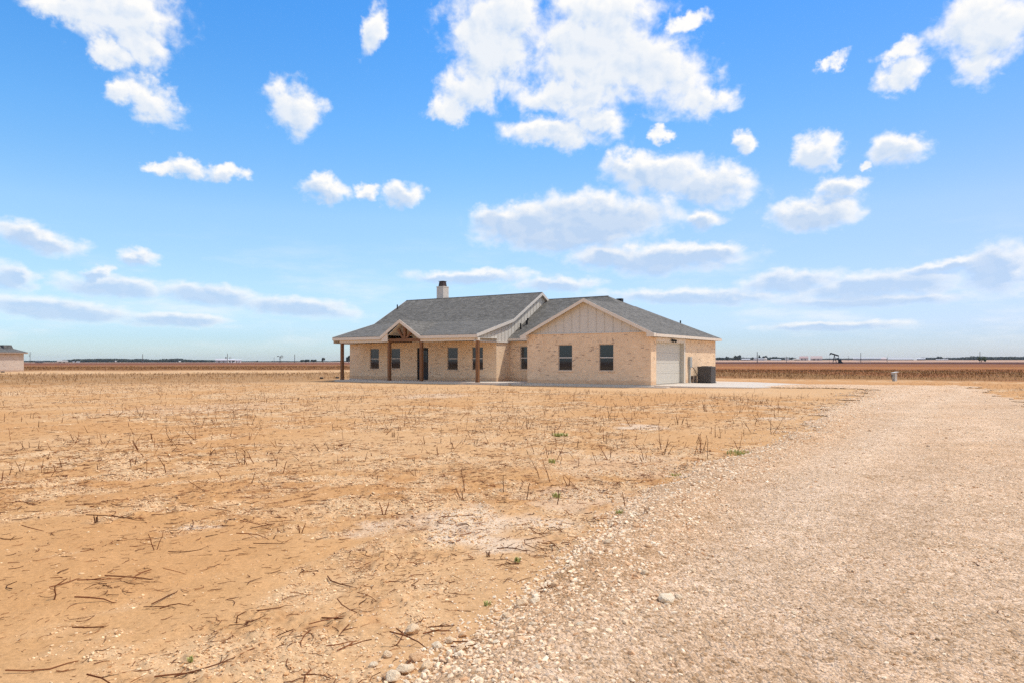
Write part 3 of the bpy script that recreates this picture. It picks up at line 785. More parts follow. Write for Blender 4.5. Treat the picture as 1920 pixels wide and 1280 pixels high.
# ---- garage wing and the hip roof behind it
ZE, WL, WRR, WRU, WRZ = 2.96, -8.76, .323, -4.22, 5.141
rf = MB()
rf.slab([(WL, -.323, ZE), (WRU, -.323, WRZ), (WRU, 7.34, WRZ), (WL, 7.34, ZE)], T)
rf.slab([(WRU, -.323, WRZ), (WRR, -.323, ZE), (WRR, 11.88, ZE), (WRU, 7.34, WRZ)], T)
rf.slab([(WRU, 7.34, WRZ), (WRR, 11.88, ZE), (WL, 11.88, ZE)], T)
rf.build('wing_roof', M['shingle'], H)
R2Z = 6.06; A2 = (-6.87, 8.5, R2Z); B2 = (-13.2, 8.5, R2Z)
rf = MB()
rf.slab([(UR + .03, 3.15, ZE), (-.5, 3.15, ZE), A2, (UR + .03, 8.5, R2Z)], T)
rf.slab([(-.5, 3.15, ZE), (-.5, 13.85, ZE), A2], T); rf.slab([(-.5, 13.85, ZE), (UR + .03, 13.85, ZE), (UR + .03, 8.5, R2Z), A2], T)
rf.tube([(UR + .03, 8.5, R2Z - .015), A2], .045, 6)
rf.build('hip_roof', M['shingle'], H)
rf = MB(); rf.slab([(-27.25, 2.1, 2.92), (ML - .05, 2.1, 2.92), (ML - .05, 6, 4.5), (-27.25, 10, 2.92)], .12); rf.build('side_roof', M['shingle'], H)
f = MB(); f.board((-27.25, 2.1, 2.9), (ML, 2.1, 2.9), (0, -.03, 0), .18); f.box(-27.2, ML, 2.13, 2.46, 2.72, 2.745); f.build('fascia', M['fascia'], H)
# wing rakes, boxed eave returns, eaves
f = MB(); f.board((WL - .02, -.323, ZE), (WRU, -.323, WRZ + .01), (0, -.035, 0), .20); f.board((WRU, -.323, WRZ + .01), (WRR + .02, -.323, ZE), (0, -.035, 0), .20)
f.build('rake_board', M['fascia'], H)
f = MB(); f.slab([(WL, -.33, ZE - .05), (WRU, -.33, WRZ - .05), (WRU, .02, WRZ - .05), (WL, .02, ZE - .05)], .03); f.slab([(WRU, -.33, WRZ - .05), (WRR, -.33, ZE - .05), (WRR, .02, ZE - .05), (WRU, .02, WRZ - .05)], .03)
f.build('rake_soffit', M['fascia'], H)
f = MB(); f.extrude([(WRR + .018, -.36, ZE), (WRR + .018, -.36, ZE - .19), (-.12, -.36, ZE - .19), (-.12, -.36, ZE + .16)], (0, .36, 0)); f.build('eave_return', M['fascia'], H)
f = MB(); f.extrude([(WL - .018, -.36, ZE), (WL - .018, -.36, ZE - .19), (-8.32, -.36, ZE - .19), (-8.32, -.36, ZE + .16)], (0, .36, 0)); f.build('eave_return', M['fascia'], H)
f = MB(); f.board((WRR, .0, ZE - .01), (WRR, 11.9, ZE - .01), (.03, 0, 0), .17); f.box(.003, WRR, .002, 11.88, ZE - .17, ZE - .145); f.board((WRR + .03, 11.9, ZE - .01), (WL, 11.9, ZE - .01), (0, .03, 0), .17); f.build('fascia', M['fascia'], H)
f = MB(); f.board((WL, .0, ZE - .01), (WL, 3.13, ZE - .01), (-.03, 0, 0), .17); f.box(WL, -8.443, .002, 3.12, ZE - .17, ZE - .145); f.build('fascia', M['fascia'], H)
f = MB(); f.board((UR + .06, 3.15, ZE - .01), (WL - .035, 3.15, ZE - .01), (0, -.03, 0), .17); f.box(UR + .06, WL - .035, 3.15, 3.466, ZE - .17, ZE - .145); f.build('fascia', M['fascia'], H)
sd = MB(); siding(sd, [(-8.3, 3.06), (-.14, 3.06), (-.14, 3.0 + .1), (WRU, WRZ - .09), (-8.3, 3.1)], 0, .56, 'v', .03, -.02, 3.06); sd.build('gable_siding', M['siding'], H)
f = MB(); f.box(-8.35, -.1, -.035, .06, 3.035, 3.075); f.build('siding_trim', M['fascia'], H)

# garage door with its trim
gd = MB()
for k in range(4):
    z0 = .02 + k * .625
    gd.box(-.26, -.22, .82, 5.27, z0, z0 + .615)
    gd.box(-.245, -.238, .82, 5.27, z0 + .61, z0 + .63)
    for j in range(4):
        a = .82 + .12 + j * 1.105
        gd.box(-.222, -.2165, a, a + .93, z0 + .13, z0 + .48)
gdo = gd.build('garage_door', M['garage'], H, .004)
t = MB(); t.box(-.06, .012, .8, 5.56, 2.52, 2.77); t.box(-.3, -.06, .8, 5.56, 2.50, 2.53); t.build('header_trim', M['fascia'], H)
t = MB(); t.box(-.3, .012, 5.29, 5.56, 0, 2.519); t.build('jamb', M['garage'], H)
t = MB(); t.box(.012, .03, 5.27, 5.36, 0, 2.52); t.build('jamb_trim', M['fascia'], H)
t = MB(); t.box(-.14, -.08, 5.26, 5.288, 1.28, 1.42); t.build('keypad', M['white'], H)
fl = MB(); fl.box(.012, .04, 3.15, 3.33, 2.58, 2.70); fl.tube([(.04, 3.24, 2.65), (.10, 3.24, 2.65)], .025, 8); fo = fl.build('floodlight', M['black'], H)
for k in (-1, 1):
    l_ = MB(); l_.tube([(.09, 3.24 + k * .04, 2.66), (.13, 3.24 + k * .16, 2.64), (.19, 3.24 + k * .24, 2.58)], [.03, .06, .085], 10); l_.build('lamp_head', M['black'], fo)
# meter box, conduit, cable
mbx = MB(); mbx.box(0, .16, 6.06, 6.42, .98, 1.66); mo = mbx.build('meter_box', M['boxmetal'], H, .012)
c_ = MB(); c_.box(0, .09, 6.14, 6.32, -.02, .98); c_.build('conduit', M['boxmetal'], mo)
c_ = MB(); c_.tube([(.10, 6.40, 1.0), (.16, 6.62, .95), (.26, 6.86, .62), (.36, 7.0, .34), (.42, 7.12, .26)], .022, 6); c_.build('cable', M['cap'], mo)
c_ = MB(); c_.tube([(.05, 6.66, -.02), (.05, 6.66, .40)], .03, 6); c_.box(.0, .09, 6.60, 6.72, .24, .42); c_.build('hose_tap', M['cap'], H)
# chimney and roof pipes
ch = MB(); ch.box(-23.71, -22.97, 9.5, 10.24, 4.8, 7.70); ch.box(-23.73, -22.95, 9.48, 10.26, 7.70, 7.78)
for q in (-23.53, -23.34, -23.15): ch.box(q - .012, q + .012, 9.488, 9.5, 4.8, 7.70)
for q in (9.69, 9.87, 10.05): ch.box(-22.97, -22.958, q - .012, q + .012, 4.8, 7.70)
co = ch.build('chimney', M['trimlight'], ro)
cp = MB(); cp.add([(-23.6, 9.6, 7.78), (-23.08, 9.6, 7.78), (-23.08, 10.12, 7.78), (-23.6, 10.12, 7.78), (-23.55, 9.66, 8.2), (-23.13, 9.66, 8.2), (-23.13, 10.07, 8.2), (-23.55, 10.07, 8.2)],
                  [(0, 3, 2, 1), (4, 5, 6, 7), (0, 1, 5, 4), (1, 2, 6, 5), (2, 3, 7, 6), (3, 0, 4, 7)])
cp.box(-23.6, -23.08, 9.6, 10.12, 8.21, 8.24); cp.build('chimney_cap', M['cap'], H)
v_ = MB(); v_.tube([(-11.75, 4.33, 3.5), (-11.75, 4.33, 4.05)], .06, 8); v_.build('vent_pipe', M['black'], H)
v_ = MB(); v_.tube([(-11.62, 4.95, 3.85), (-11.62, 4.95, 4.28), (-11.56, 4.95, 4.36), (-11.5, 4.95, 4.36)], .085, 8); v_.build('vent_pipe', M['black'], H)
v_ = MB(); v_.tube([(-25.05, 6.0, 5.55), (-25.05, 6.0, 6.05)], .05, 8); v_.build('vent_pipe', M['black'], H)
v_ = MB(); v_.box(-6.5, -6.1, 9.05, 9.4, 5.4, 5.90); v_.build('roof_vent', M['black'], H)
v_ = MB(); v_.tube([(-1.9, 9.75, 3.9), (-1.9, 9.75, 4.2)], .05, 8); v_.build('vent_pipe', M['black'], H)

# air conditioner on its pad by the garage wall
ac = empty('air_conditioner', house_to_world(.72, 7.55) + (SLAB - .06,), -TH)
tag(ac, 'grey ribbed outdoor air conditioner unit standing on the concrete beside the garage door', 'air conditioner')
a_w, a_h = .45, 1.10
b_ = MB(); b_.box(-.5, .5, -.5, .5, 0, .05); b_.build('pad', M['black'], ac)
b_ = MB(); b_.box(-a_w + .03, a_w - .03, -a_w + .03, a_w - .03, .05, a_h - .06); b_.build('coil_core', M['black'], ac)
b_ = MB()
for k in range(15):
    q = -a_w + .03 + k * (2 * a_w - .06) / 14
    for s_ in (-1, 1):
        b_.box(q - .019, q + .019, s_ * a_w - .012, s_ * a_w + .012, .07, a_h - .07); b_.box(s_ * a_w - .012, s_ * a_w + .012, q - .019, q + .019, .07, a_h - .07)
b_.build('louvre_grille', M['acmetal'], ac)
for sx in (-1, 1):
    for sy in (-1, 1):
        b_ = MB(); b_.box(min(sx * a_w, sx * (a_w - .05)), max(sx * a_w, sx * (a_w - .05)), min(sy * a_w, sy * (a_w - .05)), max(sy * a_w, sy * (a_w - .05)), .092, a_h - .062); b_.build('corner_post', M['acmetal'], ac)
b_ = MB(); b_.box(-a_w - .02, a_w + .02, -a_w - .02, a_w + .02, a_h - .06, a_h); b_.build('top_casing', M['acmetal'], ac)
b_ = MB(); b_.box(-a_w - .01, a_w + .01, -a_w - .01, a_w + .01, .052, .09); b_.build('base_casing', M['acmetal'], ac, .006)
b_ = MB(); b_.tube([(0, 0, a_h), (0, 0, a_h + .03)], [.36, .33], 20); b_.build('fan_guard', M['black'], ac)

# concrete drive apron in front of the garage
s = MB()
P = [(0.06, .35), (2.4, .75), (5.2, 2.1), (6.9, 4.6), (7.4, 7.6), (6.3, 10.4), (2.6, 12.1), (.06, 11.7)]
pts = [(*house_to_world(u, v), .115 - .012 * max(u, 0)) for u, v in P]
s.slab(pts, .3); o = s.build('concrete_driveway', M['concrete'], None); o['kind'] = 'structure'

# ------------------------------------------------------------------ single dry stalks, fallen twigs, rocks, weeds
def gpt(px, py):
    """ground point that a bearing and dip (in 1920-frame units) meets"""
    y = CAM_H * FOC / (py - HOR); return (px - 960) * y / FOC, y

def stem(mb, base, tip, r, kink=.022, n=4, sides=5):
    b = np.array(base, float); t = np.array(tip, float); L = np.linalg.norm(t - b)
    pts = [b + (t - b) * k / n + (np.array([random.gauss(0, kink), random.gauss(0, kink), random.gauss(0, kink * .4)]) * L if 0 < k < n else 0) for k in range(n + 1)]
    mb.tube(pts, [r * (1.15 - .5 * k / n) for k in range(n + 1)], sides)
    return pts
def stalk_mesh(kind, lean, h):
    """kind: single, forked, clump, snapped; lean in metres sideways at the tip"""
    mb = MB(); r = .0038 + .003 * random.random()
    if kind == 'single':
        p = stem(mb, (0, 0, -.03), (lean * h, random.uniform(-.1, .1) * h, h), r)
        if random.random() < .3: q = p[2]; stem(mb, q, q + np.array([random.choice((-1, 1)) * .22 * h, random.uniform(-.1, .1) * h, .22 * h]), r * .6, n=2)
    elif kind == 'forked':
        stem(mb, (0, 0, -.03), ((lean - .4) * h, random.uniform(-.2, .2) * h, h * .95), r); stem(mb, (0, 0, -.03), ((lean + .35) * h, random.uniform(-.2, .2) * h, h), r * .9)
    elif kind == 'clump':
        for k in range(random.randint(4, 6)):
            bx = random.uniform(-.25, .25) * h
            stem(mb, (bx, random.uniform(-.2, .2) * h, -.03), (bx + (lean + random.uniform(-.4, .4)) * h, random.uniform(-.3, .3) * h, h * random.uniform(.6, 1)), r * .75, n=3)
    else:
        p = stem(mb, (0, 0, -.03), (lean * .4 * h, 0, h * .62), r); q = p[-1]
        stem(mb, q, q + np.array([(lean + .45) * h, .1 * h, .28 * h]), r * .8, n=2)
    return mb

HAND = [  # bearing x, foot y, height, sideways lean of the tip (1920-frame units), kind
 (102, 1124, 40, 2, 'snapped'), (291, 1033, 34, 2, 'forked'), (872, 922, 45, -6, 'single'), (943, 928, 33, 1, 'single'), (985, 938, 32, 8, 'single'),
 (1046, 947, 28, 1, 'single'), (1173, 958, 25, -6, 'single'), (1013, 899, 34, -16, 'single'), (1033, 908, 43, -15, 'single'), (1087, 919, 28, -29, 'single'),
 (1119, 872, 23, -9, 'single'), (1141, 860, 27, -19, 'single'), (1143, 859, 19, 3, 'single'), (850, 841, 20, -5, 'single'), (720, 966, 24, 1, 'forked'),
 (450, 872, 29, -9, 'single'), (458, 868, 26, 1, 'single'), (464, 872, 24, -8, 'single'), (478, 868, 26, -15, 'single'), (529, 888, 24, 8, 'single'),
 (590, 884, 20, -11, 'single'), (419, 901, 18, -12, 'single'), (312, 886, 18, -8, 'snapped'), (470, 906, 22, 8, 'single'), (503, 914, 14, -16, 'single'),
 (98, 850, 17, -8, 'single'), (139, 830, 14, -6, 'single'), (56, 842, 12, -2, 'single'), (261, 846, 21, -11, 'single'), (42, 886, 24, -2, 'forked'),
 (78, 888, 14, 0, 'single'), (1244, 853, 28, 8, 'clump'), (1385, 842, 18, -2, 'forked'), (1341, 818, 24, 0, 'single'), (1325, 772, 22, -4, 'clump'),
 (1386, 774, 24, 6, 'clump'), (966, 813, 30, 0, 'single'), (876, 792, 22, 2, 'single'), (738, 818, 14, 2, 'clump'), (745, 828, 19, 1, 'single'),
 (1184, 800, 26, -8, 'forked'), (1146, 790, 34, 2, 'clump'), (1060, 775, 20, -4, 'clump'), (990, 805, 24, 6, 'forked'), (780, 790, 18, -4, 'single'), (563, 1002, 18, 3, 'forked'),
 (181, 982, 14, 0, 'clump'), (443, 1166, 22, 5, 'snapped'), (915, 1044, 12, 0, 'clump'), (1210, 985, 14, 0, 'clump'), (1240, 843, 30, -4, 'single'), (1003, 846, 12, -6, 'single'), (706, 906, 12, 3, 'single'), (777, 872, 12, 0, 'single')]
stalks = []
for px, py, hp, lp, kind in HAND:
    x, y = gpt(px, py); k = y / FOC
    stalks.append((x, y, hp * k, lp / hp, kind))
while len(stalks) < 290:
    r = math.sqrt(random.uniform(7.5 ** 2, 42 ** 2)); a = math.radians(random.uniform(-36, 26)); x, y = r * math.sin(a), r * math.cos(a)
    dens = .25 + .75 * math.exp(-((a - .13) / .22) ** 2)
    if y < 10 and x < -2 and random.random() < .5: continue
    if random.random() > dens or road_sd(np.array([x]), np.array([y]))[0] > -.25 or house_clear(np.array([x]), np.array([y]))[0] > .2: continue
    stalks.append((x, y, random.uniform(.10, .22) + random.random() ** 3 * .22, random.gauss(0, .28), random.choices(('single', 'forked', 'clump', 'snapped'), (8, 1.2, 1.2, .8))[0]))

def mark(x, y):
    """what a ground point lies in line with or beside"""
    px = 960 + x * FOC / y
    l = float(left_d(np.array([x]), np.array([y]))[0])
    if l < 1.5 + .02 * y: return 'by the stony rim'
    for lim, t in ((330, 'far west of the porch'), (620, 'just west of the porch'), (760, 'in line with the porch gable'), (900, 'in line with the front door'),
                   (1010, 'in line with the recessed window'), (1110, 'in line with the inner wing window'), (1210, 'in line with the outer wing window'), (1350, 'in line with the garage door')):
        if px < lim: return t
    return 'in line with the air conditioner'
def how_far(y):
    return 'close to the camera' if y < 7.5 else 'farther out' if y < 12 else 'mid field' if y < 22 else 'nearer the house'
KW = {'single': 'lone', 'forked': 'forked', 'clump': 'bushy', 'snapped': 'snapped'}
ORD = ['first', 'second', 'third', 'fourth', 'fifth', 'sixth', 'seventh', 'eighth', 'ninth', 'tenth', 'eleventh', 'twelfth']
def label_all(rows, group):
    """rows: (object, text, x/y bearing); those of one look and place are told apart by their order from the left"""
    by = {}
    for o, text, px in rows: by.setdefault(text, []).append((px, o))
    for text, v in by.items():
        v.sort(key=lambda q: q[0])
        for i, (px, o) in enumerate(v):
            if len(v) == 1: o['label'] = text
            elif i < 12 and len(text.replace('-', ' ').split()) <= 13: o['label'] = f'{text}, {ORD[i]} from left'
            else: o['label'] = text
            o['group'] = group
rows = []
for i, (x, y, h, lean, kind) in enumerate(sorted(stalks, key=lambda q: q[1])):
    mb = stalk_mesh(kind, max(min(lean, 1.2), -1.2), h)
    o = mb.build('dry_stalk', M['twig'], None, recalc=False); o.location = (x, y, float(zsurf(x, y)[0])); o.rotation_euler = (0, 0, -math.atan2(x, y)); o['category'] = 'stalk'
    rows.append((o, f'{KW[kind]} dry stalk {how_far(y)} {mark(x, y)}', 960 + x / y * FOC))
label_all(rows, 'dry stalks standing in the sand')

# fallen twigs: the larger pieces one by one
TV = []
for k in range(26):
    mb = MB(); L = 1.0; c = random.gauss(0, .17)
    pts = [(-.5, 0, .008), (-.2, c + random.gauss(0, .03), .02), (.1, c + random.gauss(0, .04), .025), (.35, c * .4 + random.gauss(0, .03), .02), (.5, random.gauss(0, .06), .012)]
    mb.tube(pts, [.016, .0155, .0135, .0105, .006], 5)
    for j in range(random.choice((0, 1, 1, 2, 3))):
        q = random.choice(pts[1:4]); a = random.choice((-1, 1)) * random.uniform(.3, 1.1); l = random.uniform(.15, .45)
        mb.tube([q, (q[0] + math.cos(a) * l * .5, q[1] + math.sin(a) * l * .5, q[2] + random.uniform(.0, .05)), (q[0] + math.cos(a) * l, q[1] + math.sin(a) * l, q[2] + random.uniform(-.01, .10))], [.010, .008, .004], 4)
    TV.append(mb.mesh('fallen_twig'))
    TV[-1].materials.append(M['twig'])
twigs = []
HT = [(80, 1245, 110, 14), (390, 1250, 130, 26), (250, 1092, 95, 6), (190, 1090, 75, 10), (215, 982, 100, 2), (240, 975, 55, 4), (620, 1165, 85, 20), (545, 1122, 60, 28), (500, 1140, 60, 14), (640, 1090, 80, -18),
      (475, 1015, 60, 6), (350, 1036, 60, 10), (505, 1022, 55, 4), (660, 1140, 70, -12), (770, 1214, 90, -8), (830, 1188, 70, 4), (860, 1110, 40, -2), (935, 1051, 40, 0), (960, 1036, 55, -3), (760, 990, 60, 25),
      (1080, 980, 34, 40), (1010, 1008, 40, -20), (650, 1210, 55, 30), (690, 1120, 50, -12), (180, 1130, 75, 3), (300, 1140, 55, 5), (210, 1278, 90, 2), (330, 1270, 70, 10), (545, 1245, 60, -30), (600, 1275, 70, 12),
      (160, 735 + 220, 60, 14), (50, 948, 60, -10), (370, 924, 40, -2), (550, 928, 46, 3), (230, 955, 40, 4), (20, 1010, 40, 3), (660, 1285, 60, 20), (910, 1270, 30, -20), (1005, 1255, 40, -30), (880, 1225, 60, 2)]
for px, py, wp, tilt in HT:
    x, y = gpt(px, py); twigs.append((x, y, wp * y / FOC * 1.05, math.radians(tilt * 2.2)))
while len(twigs) < 295:
    r = math.sqrt(random.uniform(3.4 ** 2, random.choice((6, 9, 14)) ** 2)); a = math.radians(random.uniform(-36, 28)); x, y = r * math.sin(a), r * math.cos(a)
    t_ = trash(np.array([x]), np.array([y]))[0]
    if len(twigs) > 60 and random.random() < .5:
        q = random.choice(twigs[-40:]); x, y = q[0] + random.gauss(0, .11) * (1 + q[1] * .05), q[1] + random.gauss(0, .12) * (1 + q[1] * .06)
        if y < 3.45 or road_sd(np.array([x]), np.array([y]))[0] > -.1: continue
        twigs.append((x, y, random.uniform(.06, .2), random.uniform(0, 6.28))); continue
    if random.random() > .3 + .7 * t_ or road_sd(np.array([x]), np.array([y]))[0] > -.1: continue
    twigs.append((x, y, random.uniform(.06, .17) + random.random() ** 2 * .20, random.gauss(.5, .9)))
rows = []
for i, (x, y, L, a) in enumerate(sorted(twigs, key=lambda q: q[1])):
    o = bpy.data.objects.new('fallen_twig', TV[i % len(TV)]); C.objects.link(o)
    thin = random.uniform(.8, 1.35) * min(1.1, .26 / L) 
    o.scale = (L, L * random.choice((-1, 1)) * random.uniform(.7, 1.2), L * thin); o.location = (x, y, float(zsurf(x, y)[0]) + .001); tip = abs(random.gauss(0, .16)); o.location.z += .3 * L * math.sin(tip); o.rotation_euler = (random.gauss(0, .2), tip, a); o['category'] = 'twig'
    w_ = 'long' if L > .3 else 'mid-length' if L > .18 else 'short'
    d_ = 'lying along the rows' if .25 < (a % math.pi) < 1.35 else 'lying crosswise' 
    rows.append((o, f'{w_} twig {d_} {how_far(y)} {mark(x, y)}', 960 + x / y * FOC))
label_all(rows, 'fallen brown twigs on the sand')

# the bigger rocks along the rim and in the sand
RV = []
for k in range(12):
    import bmesh
    bm = bmesh.new(); bmesh.ops.create_icosphere(bm, subdivisions=3, radius=1)
    s0 = random.uniform(0, 99)
    ax = [Vector((random.gauss(0, 1), random.gauss(0, 1), random.gauss(0, 1))).normalized() for _ in range(7)]
    for v in bm.verts:
        n_ = v.co.normalized(); k_ = 1.0
        for q in ax: k_ = min(k_, .72 / max(n_.dot(q), .05)) if n_.dot(q) > .68 else k_
        nz_ = fbm(np.array([n_.x * 2.3 + s0 + n_.z]), np.array([n_.y * 2.3 - n_.z * 1.7 + s0]), 3, 4)[0]
        v.co = n_ * k_ * (.82 + .42 * nz_); v.co.z *= .62
    me = bpy.data.meshes.new('limestone_rock'); bm.to_mesh(me); bm.free()
    m_ = M.get('rock')
    if not m_:
        m_, nt, b = new_mat('limestone'); oi = nt.nodes.new('ShaderNodeObjectInfo'); v_ = obj_vec(nt)
        c = ramp(nt, [(0, lin(228, 182, 136)), (.5, lin(242, 210, 170)), (1, lin(250, 232, 202))], oi.outputs['Random'])
        c = mixc(nt, 1.0, c, ramp(nt, [(.3, (.88, .82, .75)), (.65, (1.04, 1.04, 1.03))], noise_tex(nt, 2.6, 6, v_, .65)), 'MULTIPLY')
        nt.links.new(c, b.inputs['Base Color']); b.inputs['Roughness'].default_value = 1; bump(nt, b, noise_tex(nt, 7, 6, v_, .7), .6, .05); M['rock'] = m_
    me.materials.append(m_); RV.append(me)
rocks = [(773, 1185, 17), (726, 1228, 13), (781, 1240, 18), (760, 1265, 20), (700, 1250, 11), (820, 1218, 14), (844, 1208, 12), (980, 1153, 14), (1002, 1151, 12), (1250, 1152, 17), (1272, 1143, 11), (802, 1265, 16), (730, 1275, 16),
         (738, 1281, 20), (868, 1196, 11), (920, 1190, 12), (950, 1172, 11), (1155, 1068, 9), (1040, 1118, 11), (1215, 1052, 10), (1208, 1107, 12), (1114, 1076, 10), (1140, 1045, 11), (1190, 1010, 9),
         (862, 1240, 12), (905, 1225, 10), (930, 1236, 9), (1000, 1205, 9), (1025, 1180, 10), (1075, 1130, 9), (1088, 1212, 10), (1165, 1185, 8), (1300, 1090, 8), (1330, 1210, 8), (1490, 1165, 7), (1570, 1245, 8), (1690, 1150, 8), (1400, 1255, 8), (1760, 1215, 8), (1620, 1230, 7)]
rows = []
for i, (px, py, rp) in enumerate(rocks):
    x, y = gpt(px, py); s_ = rp * y / FOC * .85
    o = bpy.data.objects.new('limestone_rock', RV[i % len(RV)]); C.objects.link(o)
    o.location = (x, y, float(zsurf(x, y)[0]) + s_ * .38); o.scale = (s_ * random.uniform(.9, 1.2), s_ * random.uniform(.8, 1), s_); o.rotation_euler = (random.gauss(0, .2), random.gauss(0, .2), random.uniform(0, 6.28)); o['category'] = 'rock'
    w_ = 'fist-sized' if s_ > .04 else 'egg-sized'
    sd_ = float(road_sd(np.array([x]), np.array([y]))[0])
    pl = 'alone in the sand' if sd_ < -.55 else 'on the stony rim' if sd_ < .75 else 'out on the drive'
    rows.append((o, f'{w_} cream limestone rock {pl} {how_far(y)}' if i else 'largest round pinkish rock alone in the sand with twigs round it', px))
label_all(rows, 'larger limestone rocks')

M['weed'] = island_mat('weed_leaves', [(0, lin(132, 140, 70)), (.6, lin(168, 168, 98)), (1, lin(190, 182, 120))], .8)
def weed(px, py, wpx, n, hgt, label, spread=1.0):
    x, y = gpt(px, py); w = wpx * y / FOC / 2
    mb = MB()
    for k in range(n):
        a = random.uniform(0, 6.28); q = w * math.sqrt(random.random()); bx, by = math.cos(a) * q, math.sin(a) * q * spread
        h = hgt * random.uniform(.5, 1); a2 = random.uniform(0, 6.28); lx, ly = math.cos(a2) * h * .6, math.sin(a2) * h * .6; t = h * .09 + .002; nx_, ny_ = -math.sin(a2) * t, math.cos(a2) * t
        mb.add([(bx - nx_, by - ny_, -.01), (bx + nx_, by + ny_, -.01), (bx + lx * .4 + nx_, by + ly * .4 + ny_, h * .7), (bx + lx * .4 - nx_, by + ly * .4 - ny_, h * .7), (bx + lx, by + ly, h)], [(0, 1, 2, 3), (3, 2, 4)])
    o = mb.build('green_weed', M['weed'], None, recalc=False); o.location = (x, y, float(zsurf(x, y)[0])); tag(o, label, 'weed', 'small green weeds in the sand')
weed(1390, 854, 50, 156, .06, 'wide flat bright green weed patch at the edge of the loose stones', 1.5)
weed(1052, 818, 30, 72, .09, 'pale green weed spreading low in mid field before the garage wing')
weed(970, 1056, 12, 20, .04, 'tiny green weed seedling beside a dark fallen twig')
weed(913, 1134, 11, 18, .035, 'tiny grey green seedling in bare sand before the stone rim')
weed(1160, 977, 15, 24, .05, 'small green seedling between the white gravel patch and the rim')
weed(1034, 872, 14, 24, .07, 'small green weed at the foot of a short stub in mid field')
weed(1268, 893, 26, 36, .05, 'low dark weed sprawling by the first loose stones of the drive')
weed(1044, 936, 16, 24, .06, 'small weed at the foot of an upright stalk near the white gravel patch')
weed(358, 1246, 10, 15, .03, 'tiny green sprout on a long fallen twig in the sand')

# ------------------------------------------------------------------ things round the yard
bx, by = gpt(1676, 714)
bz = hz(bx, by)
t = empty('utility_pedestal', (bx, by, bz), .35); tag(t, 'weathered white utility pedestal with a tilted lid in the bare soil behind the drive', 'pedestal')
p = MB(); p.box(-.02, .20, -.12, .12, -.05, .62); p.build('post_cover', M['white'], t, .01)
p = MB(); p.add([(-.16, -.16, .62), (.34, -.16, .69), (.34, .16, .69), (-.16, .16, .62), (-.16, -.16, .66), (.34, -.16, .73), (.34, .16, .73), (-.16, .16, .66)], [(0, 3, 2, 1), (4, 5, 6, 7), (0, 1, 5, 4), (1, 2, 6, 5), (2, 3, 7, 6), (3, 0, 4, 7)]); p.build('lid', M['white'], t)
p = MB(); p.tube([(-.12, 0, .58), (-.14, -.02, .32), (-.08, 0, -.05)], [.11, .08, .04], 8); p.build('cable_box', M['boxmetal'], t)
p = MB(); p.tube([(-.22, -.02, .50), (-.20, -.02, .36)], [.05, .06], 8); p.build('cap', M['acmetal'], t)
for i, (px, py, lab) in enumerate(((603, 709.5, 'black plastic septic lid in the soil farther from the porch post'), (632, 708.5, 'black plastic septic lid in the soil right by the porch post'), (5, 698, 'black plastic lid lying before the neighbouring brick house'))):
    x, y = gpt(px, py); t = empty('septic_lid', (x, y, hz(x, y))); tag(t, lab, 'lid', 'black lids in the soil')
    s_ = y / FOC
    p = MB(); p.tube([(0, 0, -.05), (0, 0, .09), (0, 0, .12)], [3.3 * s_, 3.3 * s_, 2.6 * s_], 14); p.build('riser', M['black'], t)
    p = MB(); p.tube([(0, 0, .12), (0, 0, .14)], [2.9 * s_, 2.4 * s_], 14); p.build('cover', M['black'], t)

# neighbouring house at the west edge, turned like the first
nx_, ny_ = (44.6 - 960) * 110 / FOC, 110.
N = empty('neighbour_house', (nx_, ny_, .05), -TH)
tag(N, 'pale brick house with grey hip roof at the west edge of the field', 'house')
M['brick2'] = brick_mat('pale_brick', (.66, .545, .445), (.58, .46, .36), (.62, .54, .46), (.42, .32, .25))
p = MB(); wall_u(p, -14, 0, -.3, 2.60, 0); wall_v(p, -12, 0, -.3, 2.60, 0); wall_v(p, -12, 0, -.3, 2.60, -14); wall_u(p, -14, 0, -.3, 2.60, -12); p.build('brick_wall', M['brick2'], N, recalc=False)
p = MB(); e0 = 2.80; o_ = .38; pt = .42
p.slab([(o_, -14 - o_, e0), (o_, o_, e0), (-6, -6.4 + o_, e0 + pt * 6.2), (-6, -8, e0 + pt * 6.2)], .06)
p.slab([(o_, o_, e0), (-12 - o_, o_, e0), (-6, -6.4 + o_, e0 + pt * 6.2)], .06); p.slab([(-12 - o_, o_, e0), (-12 - o_, -14 - o_, e0), (-6, -8, e0 + pt * 6.2), (-6, -6.4 + o_, e0 + pt * 6.2)], .06)
p.slab([(-12 - o_, -14 - o_, e0), (o_, -14 - o_, e0), (-6, -8, e0 + pt * 6.2)], .06)
M['shingle2'] = shingle_mat('brown_grey_shingle', (.10, .098, .09), (.16, .155, .145))
p.build('roof', M['shingle2'], N)
p = MB(); p.add([(-.75, -2.3, 3.2), (-.75, -1.02, 3.2), (-.95, -2.3, 3.86), (-.95, -1.25, 3.86), (-3.0, -2.3, 3.86), (-3.0, -1.3, 3.86), (-3.0, -2.3, 3.2), (-3.0, -1.02, 3.2)], [(0, 1, 3, 2), (2, 3, 5, 4), (1, 7, 5, 3), (0, 2, 4, 6), (4, 5, 7, 6)]); p.build('gablet', M['shingle2'], N)
p = MB(); p.board((o_, -14.38, e0 - .03), (o_, o_, e0 - .03), (.03, 0, 0), .17); p.board((o_, o_, e0 - .03), (-12.38, o_, e0 - .03), (0, .03, 0), .17); p.box(.003, o_, -14, o_, e0 - .20, e0 - .18); p.build('fascia', flat_mat('brown_fascia', (.34, .25, .19), .6, .05), N)

# ------------------------------------------------------------------ the far edge of the plain
def at(px, Y):
    x = (px - 960) * Y / FOC; return x, Y, hz(x, Y)
def m_of(px, Y): return px * Y / FOC

